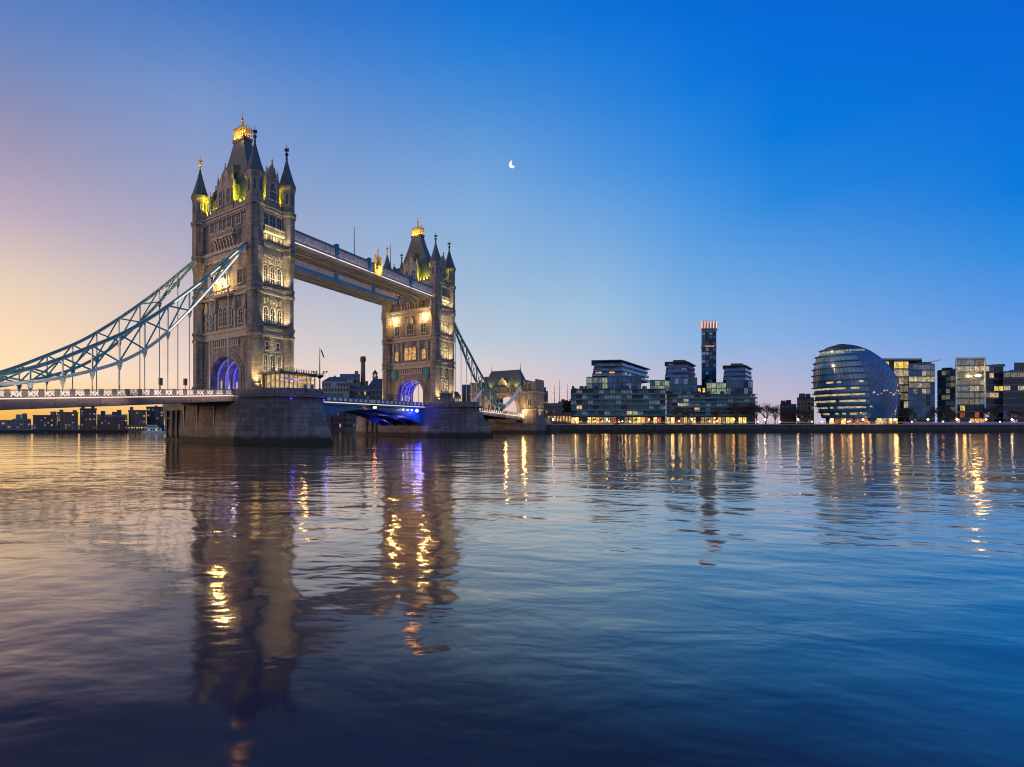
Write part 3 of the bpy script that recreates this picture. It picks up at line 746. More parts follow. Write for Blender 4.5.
# --- high level walkways
def walkway(t0, t1, label, crest):
    s0, s1, zb, zt = HS + .1, SPAN - HS - .1, 46.0, 49.2
    r = bthing('high_walkway', label, 'walkway', s0, (t0 + t1) / 2, zb, 'walkways between the tower tops')
    n = 24
    MB().box(s0, s1, t0 + .02, t1 - .02, zb - .1, zb + .2).build('floor', GREYC, r)
    m = MB()
    for i in range(n * 2 + 1):
        s = s0 + (s1 - s0) * i / (n * 2); m.box(s - .12, s + .12, t0 + .3, t1 - .3, zb - .55, zb - .103)
    for t in (t0 + .2, (t0 + t1) / 2, t1 - .2): m.box(s0, s1, t - .1, t + .1, zb - .6, zb - .56)
    for t in (t0 + .2, t1 - .2): m.box(s0, s1, t - .09, t + .09, zb - .557, zb - .104)
    m.build('floor_ribs', GREYC, r)
    m = MB(); m.extr([(t0 - .1, zt - .02), (t1 + .1, zt - .02), ((t0 + t1) / 2, zt + .9)], 'x', s0, s1); m.build('roof', TEAL, r)
    for side, t in ((-1, t0), (1, t1)):
        m = MB()
        m.box(s0, s1, t - .16, t + .16, zb + .203, zb + (.75 if crest else 1.15)); m.box(s0, s1, t - .18, t + .18, zt - .42, zt - .023)
        g = m.build('side_girder', BLUEP, r)
        m = MB()
        k = 0
        for i in range(n * 2):
            a, b = s0 + (s1 - s0) * i / (n * 2), s0 + (s1 - s0) * (i + 1) / (n * 2)
            m.beam((a, t, zb + .75), (b, t, zt - .42), .1, .14); m.beam((a, t + .02, zt - .42), (b, t + .02, zb + .75), .1, .14)
            m.box(a - .08, a + .08, t - .1, t + .1, zb + .75, zt - .42)
        m.build('lattice', LATT, g, r['_org'])
        MB().box(s0, s1, t - side * .05 - .02, t - side * .05 + .02, zb + .76, zt - .43).build('glazing', mottled('walkway_glass', (.34, .27, .27), (.5, .42, .4), .4, 1.5) if 'walkway_glass' not in MATS else MATS['walkway_glass'], r)
        if side < 0 and crest:
            MB().box(s0, s1, t - .3, t - .165, zb + .05, zb + .22).build('light_strip', E_STRIP, r)
        if side < 0:
            a_ = light('AREA', 'lattice_light', r, ((s0 + s1) / 2, t - 1.0, zb - .1), 420 if crest else 240, (1, .8, .68))
            a_.data.shape = 'RECTANGLE'; a_.data.size = s1 - s0 - 1; a_.data.size_y = .3
            a_.rotation_euler = Vector((0, -.55, -1)).to_track_quat('Z', 'Y').to_euler()
        for s in ((24.1, 38.8, 61.5) if crest else (22, 41, 61)):
            m = MB(); m.box(s - .7, s + .7, t - .32, t + .32, zb + .1, zt + .35); m.lathe([(zt + .35, .8), (zt + .55, .8), (zt + .9, .1)], s, t, 4); m.build('post', BLUEP, r)
    if crest:
        sm = (s0 + s1) / 2 + 1.6
        m = MB(); t = t0 - .3
        m.extr([(sm - 1.9, zb - .2), (sm + 1.9, zb - .2), (sm + 2.0, zt + .6), (sm + 1.2, zt + 1.0), (sm + 1.0, zt + 2.0), (sm, zt + 2.6), (sm - 1.0, zt + 2.0), (sm - 1.2, zt + 1.0), (sm - 2.0, zt + .6)], 'y', t - .25, t)
        m.lathe([(zb + .5, .3), (zb + 1.2, 1.0), (zb + 2.4, 1.0), (zt + .2, .3)], sm, t - .28, 8)
        for a in (-1.4, 1.4): m.lathe([(zt + .6, .25), (zt + 1.6, .3), (zt + 2.4, .05)], sm + a, t - .1, 6)
        m.lathe([(zt + 2.5, .22), (zt + 3.2, .3), (zt + 4.4, .03)], sm, t - .1, 6)
        m.build('gilded_crest', GILT, r)
        light('SPOT', 'crest_light', r, (sm - 1.0, t - 2.2, zb - .6), 2600, (1, .82, .16), (sm, t, zt - .3), 80, .7, rad=.3)
        light('SPOT', 'crest_light', r, (sm + 1.0, t - 2.2, zb - .6), 2200, (1, .82, .16), (sm, t, zt - .3), 80, .7, rad=.3)
    # warm light on the underside
    a_ = light('AREA', 'underside_light', r, ((s0 + s1) / 2, (t0 + t1) / 2, zb - 4.5), 1500, (1, .74, .54))
    a_.data.shape = 'RECTANGLE'; a_.data.size = s1 - s0; a_.data.size_y = 2.5; a_.rotation_euler = (PI, 0, 0)
    return r
walk_w = walkway(-8.9, -2.5, 'high footbridge with gilded crest and flagpoles at its middle, on the upstream side', True)
walk_e = walkway(4.4, 9.4, 'plain high footbridge running behind the crested one', False)

def flagpole(loc, h, label, group, r0=.1):
    t = thing('flagpole', label, 'flagpole', loc, 0, group)
    MB().lathe([(0, .28), (.4, .25), (.5, r0), (h * .98, r0 * .5), (h, r0 * .4)], 0, 0, 8).build('pole', IRON, t)
    MB().sphere((0, 0, h), .16, 8, 5).build('ball', GILT, t)
    return t
for s, lab in ((35.65, 'thin flagpole standing on the walkway roof, nearer to the taller tower'), (54.4, 'thin flagpole on the walkway roof close beyond the gilded crest')):
    p = bridge(s, -6.2, 49.95); flagpole(p, 8.2, lab, 'flagpoles on the walkway', .14)

# --- suspension chains
def interp(pts, x):
    for (a, b), (c2, d2) in zip(pts, pts[1:]):
        if a <= x <= c2: 
            return b + (d2 - b) * (x - a) / (c2 - a)
    return pts[-1][1] if x > pts[-1][0] else pts[0][1]
def smooth(pts, n):
    """Catmull-Rom samples through points, at even x"""
    out = []
    x0, x1 = pts[0][0], pts[-1][0]
    for k in range(n + 1):
        x = x0 + (x1 - x0) * k / n
        i = max(0, min(len(pts) - 2, next((j for j in range(len(pts) - 1) if pts[j][0] <= x <= pts[j + 1][0] + 1e-9), len(pts) - 2)))
        p0, p1, p2, p3 = pts[max(0, i - 1)], pts[i], pts[i + 1], pts[min(len(pts) - 1, i + 2)]
        t = (x - p1[0]) / (p2[0] - p1[0])
        m1 = (p2[1] - p0[1]) / max(1e-6, p2[0] - p0[0]) * (p2[0] - p1[0]); m2 = (p3[1] - p1[1]) / max(1e-6, p3[0] - p1[0]) * (p2[0] - p1[0])
        h = (2 * t ** 3 - 3 * t ** 2 + 1) * p1[1] + (t ** 3 - 2 * t ** 2 + t) * m1 + (-2 * t ** 3 + 3 * t ** 2) * p2[1] + (t ** 3 - t ** 2) * m2
        out.append((x, h))
    return out
def deck_top(d, south):        # road level along a side span, d metres from the tower centre
    return (10.3 - .052 * max(0, d - 10.65)) if not south else (10.3 - .034 * max(0, d - 10.65))
UPN = [(7, 42.2), (19.7, 30.9), (32.6, 21.15), (42.5, 15.8), (48.8, 12.9), (54.5, 11.1), (60, 10.2)]
LON = [(7, 41.6), (19.66, 27.5), (28.2, 19.3), (33.75, 15.6), (38.5, 13.5), (46.7, 11.0), (52.3, 10.0), (60, 9.3)]
UPS = [(7, 43.2), (14.3, 36.8), (23.8, 30.3), (33, 24.0), (42.9, 18.4), (52, 13.8), (57, 12.0)]
LOS = [(7, 41.8), (16.9, 31.5), (27.4, 21.9), (37.8, 15.6), (48, 11.8), (57, 10.8)]
def chain(t, south, label):
    sg = 1 if south else -1
    base = SPAN if south else 0
    X = lambda dd: base + sg * dd
    up, lo = smooth(UPS if south else UPN, 44), smooth(LOS if south else LON, 44)
    end = up[-1][0]
    r = bthing('suspension_chain', label, 'suspension chain', X(30), t, 0, 'suspension chains of the side spans')
    for nm, pts, w_, h_ in (('upper_chord', up, .45, .58), ('lower_chord', lo, .45, .5)):
        m = MB()
        for (a, za), (b, zb_) in zip(pts, pts[1:]):
            m.beam((X(a), t, za), (X(b), t, zb_), w_, h_, 0); m.beam((X(a), t, za + h_ * .45), (X(b), t, zb_ + h_ * .45), w_ * 1.35, .1, 0)
            m.beam((X(a), t, za - h_ * .45), (X(b), t, zb_ - h_ * .45), w_ * 1.35, .1, 1)
        m.build(nm, [GREENP if south else PALE if (nm == 'lower_chord' and t < 0) else CHAINP, PALE], r)
    nn = 11
    nodes = [7 + (end - 7) * i / nn for i in range(1, nn)]
    zu = lambda x: interp(up, x); zl = lambda x: interp(lo, x)
    prev = 7
    for i, x in enumerate(nodes):
        MB().beam((X(x), t, zl(x)), (X(x), t, zu(x)), .22, .3).build('vertical_strut', PALE if i % 2 else TEAL, r)
        m = MB()
        if zu(x) - zl(x) > .5 or zu(prev) - zl(prev) > .5:
            if i > 0:
                m.beam((X(prev), t - .14, zl(prev)), (X(x), t - .14, zu(x)), .14, .26); m.beam((X(prev), t + .14, zu(prev)), (X(x), t + .14, zl(x)), .14, .26)
                m.build('cross_brace', TEAL, r)
        zd = deck_top(x, south)
        if zl(x) - zd > .4:
            h = MB(); h.tube((X(x), t, zd - .2), (X(x), t, zl(x)), .1, .1, 8); h.lathe([(zl(x) - 1.5, .12), (zl(x) - .6, .42), (zl(x) - .1, .5)], X(x), t, 6)
            h.build('hanger', PALE if t < 0 else TEAL, r)
        prev = x
    # pin and the short link rising to the shore tower
    m = MB(); m.extr([(X(end) + 1.3 * math.cos(k * PI / 6), (up[-1][1] + lo[-1][1]) / 2 + 1.1 * math.sin(k * PI / 6)) for k in range(12)], 'y', t - .5, t + .5); m.build('link_pin', TEAL, r)
    e2, z2 = 79, 21.0 if south else 20.0
    m = MB()
    for dz, nm in ((.5, 0), (-.6, 0)):
        ps = [(end + (e2 - end) * k / 8, (up[-1][1] + lo[-1][1]) / 2 + dz + (z2 - (up[-1][1] + lo[-1][1]) / 2) * (k / 8) ** 1.35) for k in range(9)]
        for (a, za), (b, zb_) in zip(ps, ps[1:]): m.beam((X(a), t, za), (X(b), t, zb_), .5, .5)
    m.build('short_link', WHITEP, r)
    # lit edge of the near chains
    if t < 0 and not south:
        m = MB()
        for (a, za), (b, zb_) in zip(lo[2:16], lo[3:17]): m.beam((X(a), t - .42, za + .1), (X(b), t - .42, zb_ + .1), .06, .16)
        m.build('light_strip', E_STRIPW, r)
        m = MB()
        for k in (2, 3, 6, 7, 10, 11, 12, 13, 14):
            m.beam((X(up[k][0]), t - .42, up[k][1] - .1), (X(up[k + 1][0]), t - .42, up[k + 1][1] - .1), .06, .14)
        m.build('light_strip', E_STRIPW, r)
    return r
chain(-8.6, False, 'nearest teal suspension chain, white lit along its edge, sweeping up to the tower')
chain(8.6, False, 'teal suspension chain rising to the nearer tower behind the lit one')
chain(-8.6, True, 'teal suspension chain dropping from the farther tower to the shore, nearer side')
chain(8.6, True, 'suspension chain behind the one dropping from the farther tower')

# --- road decks
def lattice_parapet(m, sa, za, sb, zb_, t, h=1.15, step=2.3):
    n = max(1, int(abs(sb - sa) / step)); sgn = 1 if sb > sa else -1
    for i in range(n):
        f0, f1 = i / n, (i + 1) / n
        a, b = sa + (sb - sa) * f0, sa + (sb - sa) * f1
        z0, z1 = za + (zb_ - za) * f0, za + (zb_ - za) * f1
        m.box(min(a, a + sgn * .7), max(a, a + sgn * .7), t - .2, t + .2, z0, z0 + h + .12, 1)
        for k in range(2):
            p, q = a + sgn * .75 + (b - a - sgn * .8) * k / 2, a + sgn * .75 + (b - a - sgn * .8) * (k + 1) / 2
            m.beam((p, t, z0 + .18), (q, t, z1 + h - .12), .12, .2, 0); m.beam((p, t + .01, z0 + h - .12), (q, t + .01, z1 + .18), .12, .2, 0)
    m.beam((sa, t, za + h), (sb, t, zb_ + h), .22, .14, 1); m.beam((sa, t, za + .1), (sb, t, zb_ + .1), .22, .16, 1)
def side_span(south, label):
    sg = 1 if south else -1; base = SPAN if south else 0
    X = lambda dd: base + sg * dd
    d0, d1 = 10.7, 79.5
    r = bthing('side_span', label, 'bridge deck', X(45), 0, 0, 'road decks of the side spans')
    za, zb_ = deck_top(d0, south), deck_top(d1, south)
    def slab(t0, t1, lo, hi, d_a=d0, d_b=d1):
        ra, rb_ = deck_top(d_a, south), deck_top(d_b, south)
        m = MB(); m.rings([[(X(d_a), t0, ra + lo), (X(d_a), t1, ra + lo), (X(d_a), t1, ra + hi), (X(d_a), t0, ra + hi)], [(X(d_b), t0, rb_ + lo), (X(d_b), t1, rb_ + lo), (X(d_b), t1, rb_ + hi), (X(d_b), t0, rb_ + hi)]])
        return m
    slab(-9.0, 9.0, -.7, -.3).build('road', ROAD, r)
    for t in (-9.2, 9.2):
        m = MB()
        m.rings([[(X(d0), t - .18, za - 1.55), (X(d0), t + .18, za - 1.55), (X(d0), t + .18, za - .45), (X(d0), t - .18, za - .45)], [(X(d1), t - .18, zb_ - 2.2), (X(d1), t + .18, zb_ - 2.2), (X(d1), t + .18, zb_ - .45), (X(d1), t - .18, zb_ - .45)]])
        for i in range(20):
            dd = d0 + (d1 - d0) * i / 19; zz = deck_top(dd, south); m.box(X(dd) - .08, X(dd) + .08, t - .26, t + .26, zz - 1.45 - .6 * i / 19, zz - .5)
        m.box(min(X(d0), X(d1)), min(X(d0), X(d1)) + .01, t - .1, t + .1, zb_ - 1, zb_ - .9)
        m.build('girder', BROWNP, r)
        m = MB(); lattice_parapet(m, X(d0), za - .35, X(d1), zb_ - .35, t); m.build('parapet', [WHITEP, BROWNP], r)
        m = MB(); m.beam((X(d0), t - .25 * (1 if t < 0 else -1), za - .42), (X(d1), t - .25 * (1 if t < 0 else -1), zb_ - .42), .1, .16)
        m.build('light_strip', E_STRIP, r)
        sd = -1 if t < 0 else 1
        for k in range(9):
            dd = d0 + 3 + (d1 - d0 - 6) * k / 8
            if k % 3 == 1:
                a_ = light('AREA', 'parapet_light', r, (X(dd), t + sd * 1.6, deck_top(dd, south) - .3), 260, (1, .76, .6))
                a_.data.shape = 'RECTANGLE'; a_.data.size = 20; a_.data.size_y = .25
                a_.rotation_euler = Vector((0, sd * 1.0, -.45)).to_track_quat('Z', 'Y').to_euler()
    for i in range(16):
        dd = d0 + 1 + (d1 - d0 - 2) * i / 15; zz = deck_top(dd, south)
        MB().box(X(dd) - .2, X(dd) + .2, -9.0, 9.0, zz - 1.5, zz - .72).build('cross_beam', BROWNP, r)
    return r
side_span(False, 'side span of the road with lit edge, left of the nearer tower')
side_span(True, 'far side span of the road between the farther tower and the shore gatehouse')

def bascule(south, label):
    sg = -1 if south else 1; base = SPAN if south else 0
    X = lambda dd: base + sg * dd       # dd from pier centre, 10.7 .. 41.1
    d0, d1 = 10.75, 41.1
    r = bthing('bascule_leaf', label, 'bascule', X(25), 0, 0, 'lifting leaves of the central span')
    MB().box(min(X(d0), X(d1)), max(X(d0), X(d1)), -8.2, 8.2, 9.35, 9.7).build('road', ROAD, r)
    for t in (-7.6, -2.6, 2.6, 7.6):
        pg = [(X(d0), 9.32), (X(d1), 9.32)] + [(X(d1 - (d1 - d0) * k / 12), 8.3 - 4.6 * (k / 12) ** 2) for k in range(13)]
        m = MB(); m.extr(pg, 'y', t - .2, t + .2)
        lo = [(X(d1 - (d1 - d0) * k / 12), 8.3 - 4.6 * (k / 12) ** 2) for k in range(13)]
        for a, b in zip(lo, lo[1:]): m.beam((a[0], t, a[1] - .1), (b[0], t, b[1] - .1), .7, .16)
        m.build('girder', BLUEP, r)
    for k in range(10):
        f = k / 9.5; x = X(d1 - (d1 - d0) * f); z = 8.3 - 4.6 * f * f
        for ta, tb in ((-7.38, -2.82), (-2.38, 2.38), (2.82, 7.38)):
            pass
        m = MB(); m.box(x - .15, x + .15, -7.3, -2.9, max(z + .3, 7.4 - 2.2 * f * f), 9.3); m.box(x - .15, x + .15, -2.3, 2.3, max(z + .3, 7.4 - 2.2 * f * f), 9.3); m.box(x - .15, x + .15, 2.9, 7.3, max(z + .3, 7.4 - 2.2 * f * f), 9.3)
        m.build('cross_beam', PALE, r)
    for t in (-8.35, 8.35):
        m = MB(); m.box(min(X(d0), X(d1)), max(X(d0), X(d1)), t - .12, t + .12, 9.0, 9.85); m.build('edge_girder', BLUEP, r)
        m = MB(); lattice_parapet(m, X(d0), 9.86, X(d1), 9.86, t, 1.1); m.build('parapet', [WHITEP, BLUEP], r)
        if t < 0:
            MB().box(min(X(d0), X(d1)), max(X(d0), X(d1)), t - .24, t - .13, 9.5, 9.68).build('light_strip', E_STRIP, r)
    if south:
        for dd, t, z, e in ((13.5, -6.0, 6.6, 1500), (19, -5.0, 5.2, 1700), (14, 5, 5.0, 1300), (26, -2, 6.4, 900)):
            light('SPOT', 'blue_floodlight', r, (X(dd), t, z - 2.2), e * 1.6, (.05, .04, 1), (X(dd + 1.5), t, z + 3), 130, .9, rad=.4)
        light('POINT', 'blue_lamp_light', r, (X(16.0), -9.6, 7.6), 900, (.05, .04, 1), rad=.4)
        MB().sphere((X(16.5), -8.75, 8.3), .5, 10, 6).build('blue_lamp', E_BLUE, r)
        for dd in (19.5, 22, 24.5): MB().sphere((X(dd), -8.6, 8.5), .17, 8, 5).build('white_lamp', E_LAMP, r)
        for dd, t in ((20, -5), (24, -1)): light('SPOT', 'warm_floodlight', r, (X(dd), t, 3.6), 700, (1, .6, .4), (X(dd), t, 8), 100, .9, rad=.3)
    else:
        MB().box(X(40.4), X(41.6), -9.3, -8.65, 8.6, 9.4).build('navigation_light_box', IRON, r)
        for k in (-.4, .5): MB().sphere((X(40.9) + k, -9.4, 8.7), .22, 8, 5).build('navigation_lamp', E_LAMPO, r)
        light('POINT', 'blue_floodlight', r, (X(13), -7, 6.5), 900, (.05, .04, 1), rad=.2)
    return r
bascule(False, 'lifting road leaf springing from the nearer pier, orange navigation lamps at its tip')
bascule(True, 'lifting road leaf at the farther pier, flooded with blue light below')

# --- glass control cabin on the near pier
def cabin():
    r = bthing('control_cabin', 'glass walled control cabin glowing gold on the nearer pier', 'cabin', 0, -14.5, ZB)
    s0, s1, t0, t1 = -6, 5, -17.6, -12.6
    MB().box(s0, s1, t0, t1, ZB, 11.35).build('plinth', TRIM, r)
    m = MB(); m.box(s0 - .8, s1 + .8, t0 - .8, t1 + .8, 14.3, 14.55); m.box(s0 - .4, s1 + .4, t0 - .4, t1 + .4, 14.553, 14.8); roof = m.build('roof', IRON, r)
    m = MB()
    for i in range(22):
        m.lathe([(14.8, .09), (15.3, .07), (15.6, .02)], s0 - .2 + (s1 - s0 + .4) * i / 21, t0 - .3, 5)
    for i in range(5): m.lathe([(14.8, .3), (15.2 + .3 * (i % 2), .2), (15.7, .05)], s0 + 1 + i * 2.3, (t0 + t1) / 2, 6)
    m.build('roof_cresting', IRON, roof, r['_org'])
    MB().box(s0 + .5, s1 - .5, t0 + .5, t1 - .5, 11.353, 14.2).build('lit_room', E_CABIN, r)
    for i in range(9):
        x = s0 + (s1 - s0) * i / 8
        for t in (t0, t1): MB().box(x - .1, x + .1, t - .1, t + .1, 11.35, 14.3).build('post', TRIM, r)
    for i in range(1, 4):
        t = t0 + (t1 - t0) * i / 4
        for x in (s0, s1): MB().box(x - .1, x + .1, t - .1, t + .1, 11.35, 14.3).build('post', TRIM, r)
    m = MB()
    for z in (12.6, 13.5): m.box(s0, s1, t0 - .06, t0 + .06, z - .05, z + .05); m.box(s0, s1, t1 - .06, t1 + .06, z - .05, z + .05)
    m.build('glazing_bar', TRIM, r)
    MB().box(s0 + 1.0, s0 + 6.8, t0 - .12, t0 - .065, 13.1, 13.42).build('purple_sign_light', E_PURPLE, r)
    for x in (s0 + 7.6, s0 + 10.0): MB().box(x - .5, x + .5, t0 - .14, t0 - .11, 11.4, 12.5).build('door_panel', BLUEP, r)
    light('POINT', 'cabin_light', r, (0, t0 - 1.2, 13.4), 160, (1, .62, .22), rad=.4)
    light('POINT', 'cabin_light', r, (0, t1 + 1.0, 13.4), 220, (1, .66, .25), rad=.4)
    return r
cabin()
# signal mast with crow's nest and flag on the near pier
mp = bridge(5.0, -19.0, ZB)
r = thing('signal_mast', "tall mast with a crow's nest and small dark flag at the pier's end", 'mast', mp)
MB().lathe([(0, .45), (1.4, .4), (1.5, .16), (6, .12), (10.4, .05)], 0, 0, 8).build('pole', IRON, r)
m = MB(); m.lathe([(3.6, .15), (4.1, .9), (4.3, .95), (4.3, .85)], 0, 0, 10)
for k in range(8): m.tube((.9 * math.cos(k * PI / 4), .9 * math.sin(k * PI / 4), 4.3), (.95 * math.cos(k * PI / 4), .95 * math.sin(k * PI / 4), 5.0), .04)
m.build('crows_nest', IRON, r)
for k in (-1.4, -.7, .9, 1.5):
    m = MB(); m.tube((0, 0, 4.4), (k, 0, 4.9), .05); m.sphere((k, 0, 5.1), .2, 8, 5); m.build('lamp_arm', IRON, r)
m = MB()
for k in range(6):
    z0, z1 = 9.9 - .28 * k, 9.9 - .28 * (k + 1); a, b = .1 + .1 * k, .1 + .1 * (k + 1)
    m.add([(a, .1 * math.sin(k), z0), (a + .35, .1 * math.sin(k + .5), z0 - .1), (b + .35, .1 * math.sin(k + 1.5), z1 - .1), (b, .1 * math.sin(k + 1), z1), (a, .05 + .1 * math.sin(k), z0), (a + .35, .05 + .1 * math.sin(k + .5), z0 - .1), (b + .35, .05 + .1 * math.sin(k + 1.5), z1 - .1), (b, .05 + .1 * math.sin(k + 1), z1)],
          [(0, 1, 2, 3), (7, 6, 5, 4), (0, 4, 5, 1), (1, 5, 6, 2), (2, 6, 7, 3), (3, 7, 4, 0)])
m.build('flag', BLUEP, r)
# road signals on the near side span
for px, lab in ((160.6, 'traffic signal on the road deck, farther from the nearer tower'), (185.3, 'traffic signal on the road deck just left of the nearer tower')):
    k = (px - CX) / FPX; t_ = -7.8
    A = P0 + V * t_; s_ = (k * A.y - A.x) / (U.x - k * U.y)
    q = bridge(s_, t_, deck_top(-s_, False) - .3)
    r = thing('traffic_signal', lab, 'traffic signal', q, RZ, 'traffic signals on the side span')
    MB().lathe([(0, .12), (.3, .07), (2.4, .06)], 0, 0, 8).build('pole', IRON, r)
    m = MB(); m.box(-.3, .3, -.25, .25, 2.0, 3.3)
    for z in (2.3, 2.65, 3.0): m.lathe([(z - .1, .12), (z + .1, .12)], -.32, 0, 8)
    m.build('signal_head', IRON, r)

# --- shore gatehouse at the far end
def gatehouse():
    s0, s1 = 161.5, 171.5
    r = bthing('shore_gatehouse', 'stone gatehouse with steep roof at the far shore, lit golden over its arch', 'gatehouse', 166, 0, 0)
    aw, a0, a1 = 6.6, 11, 17.5
    arch = [(aw * math.cos(PI * i / 16), a0 + (a1 - a0) * math.sin(PI * i / 16)) for i in range(17)]
    pg = [(9.6, 0), (9.6, 21.5), (-9.6, 21.5), (-9.6, 0), (-aw, 0)] + arch[::-1] + [(aw, 0)]
    MB().extr(pg, 'x', s0, s1).build('wall', STONE, r)
    m = MB()
    o_ = [(aw * 1.18 * math.cos(PI * i / 16), a0 + (a1 - a0) * 1.18 * math.sin(PI * i / 16)) for i in range(17)]
    m.extr([(aw * 1.18, 6)] + o_ + [(-aw * 1.18, 6), (-aw * 1.005, 6)] + [(y * 1.005, a0 + (z - a0) * 1.005) for y, z in arch[::-1]] + [(aw * 1.005, 6)], 'x', s0 - .3, s0); m.build('arch_moulding', TRIM, r)
    def rc(hx, hy, z): return [(166 - hx, -hy, z), (166 + hx, -hy, z), (166 + hx, hy, z), (166 - hx, hy, z)]
    m = MB(); m.rings([rc(5.2, 9.2, 21.5), rc(4.6, 8.6, 22.6), rc(.5, 6.6, 29.3)]); roof = m.build('roof', SLATE, r)
    for y in (-6.6, 6.6): MB().lathe([(29, .3), (30, .15), (32.6, .04)], 166, y, 6).build('roof_finial', IRON, roof, r['_org'])
    m = MB(); m.extr([(-2, 21.52), (2, 21.52), (2, 23.4), (0, 26.0), (-2, 23.4)], 'x', s0 - .2, s0 + 2.5); g = m.build('gable', TRIM, r)
    for y in (-5.5, -2.8, 2.8, 5.5): put_window(r, (s0, y, 18.7), -PI / 2, 1.0, 2.0, 'lancet', 0, pane=PANE)
    for y in (-9.6, 9.6):                              # flanking square towers
        sy = 1 if y > 0 else -1
        m = MB(); ya, yb = min(sy * 9.62, sy * 15.2), max(sy * 9.62, sy * 15.2)
        m.box(s0 - .6, s1 + .6, ya, yb, 0, 23.2); t = m.build('corner_tower', STONE, r)
        m = MB(); m.box(s0 - 1.0, s1 + 1.0, ya - .3, yb + .3, 18.2, 18.8); m.box(s0 - 1.0, s1 + 1.0, ya - .3, yb + .3, 10.4, 11.0); m.build('string_course', TRIM, t, r['_org'])
        m = MB()
        for i in range(5): m.box(s0 - .6 + 2.3 * i, s0 + .8 + 2.3 * i, ya, ya + .5, 23.203, 24.2); m.box(s0 - .6 + 2.3 * i, s0 + .8 + 2.3 * i, yb - .5, yb, 23.203, 24.2)
        m.build('battlement', STONE, t, r['_org'])
        for z in (12.5, 19.5): put_window(r, (s0 - .6, sy * 12.4, z), -PI / 2, 1.2, 3.0, 'lancet', 1)
        if sy < 0:
            for x in (164, 169):
                for z in (12.5, 19.3): put_window(r, (x, -15.2, z), 0, 1.2, 3.0, 'lancet', 1)
    for y, z, e in ((-10.5, 8.8, 2600), (9, 9, 1500), (-3, 9, 900)):
        light('SPOT', 'gate_floodlight', r, (s0 - 4.5, y, z), e, (1, .66, .26), (s0, y * .9, 18), 90, .9)
    light('SPOT', 'gate_floodlight', r, (166, -19.5, 5), 4200, (1, .66, .3), (166, -15, 17), 80, .9)
    light('POINT', 'gate_arch_light', r, (166, 0, 12), 900, (1, .6, .2), rad=.4)
    light('POINT', 'gate_lamp', r, (s0 - 2.5, -10.8, 9.8), 500, (1, .72, .3), rad=.3)
    for y in (-6.5, -2.8, 5.5): light('SPOT', 'roof_floodlight', r, (s0 - 1.8, y, 21.4), 1600, (1, .85, .14), (s0 + 3, y, 27), 110, .9, rad=.5)
    m = MB(); m.sphere((s0 - 2.5, -10.2, 9.6), .4, 10, 6); m.tube((s0 - 2.5, -10.2, 9.3), (s0 - 2.5, -10.2, 7), .09); m.build('gate_lamp', E_LAMPHI, r)
    m = MB(); m.sphere((s0 - 1.6, 2.0, 12.6), .3, 8, 5); m.build('purple_lamp', E_BLUEDIM, r)
    # causeway wall under the far approach
    MB().box(s1 + .7, s1 + 60, -9.5, 9.5, 0, 7.6).build('approach', PIER, r)
    MB().box(s0 - 3, s1 + .5, -16, 16, -3, 4.4).build('footing', PIER, r)
    return r
gatehouse()

# ------------------------------------------------------------------ buildings on the far shore
G0 = 4.0
BRICK_R = masonry('red_brick', (0.27, 0.11, 0.08), (0.2, 0.085, 0.065), (0.1, 0.07, 0.06), .5, .2)
BRICK_Y = masonry('stock_brick', (0.32, 0.23, 0.16), (0.25, 0.18, 0.13), (0.12, 0.1, 0.08), .5, .2)
RENDER = mottled('pale_render', (0.3, 0.28, 0.27), (0.4, 0.38, 0.36), .8, .4)
DARKC = mottled('dark_cladding', (0.03, 0.035, 0.045), (0.055, 0.06, 0.07), .45, .4)
SLABC = mottled('pale_slab', (0.2, 0.22, 0.25), (0.3, 0.32, 0.34), .6, .5)
G_TEAL = glass('teal_glass', (0.03, 0.17, 0.22), .08, 1.5, .5, .25)
G_BLUE = glass('blue_glass', (0.025, 0.17, 0.4), .06, 1.5, .5, .25)
G_DARK = glass('dark_glass', (0.01, 0.018, 0.035), .06, 1.38, .5, .25)
G_EGG = glass('hall_glass', (0.05, 0.22, 0.46), .1, 1.7, .35, .2)
G_EGGA = glass('atrium_blue', (0.022, 0.12, 0.34), .12, 1.6, .3, .2)
G_PALE = glass('curtained_glass', (0.52, 0.63, 0.66), .12, 1.6, .4, .6)

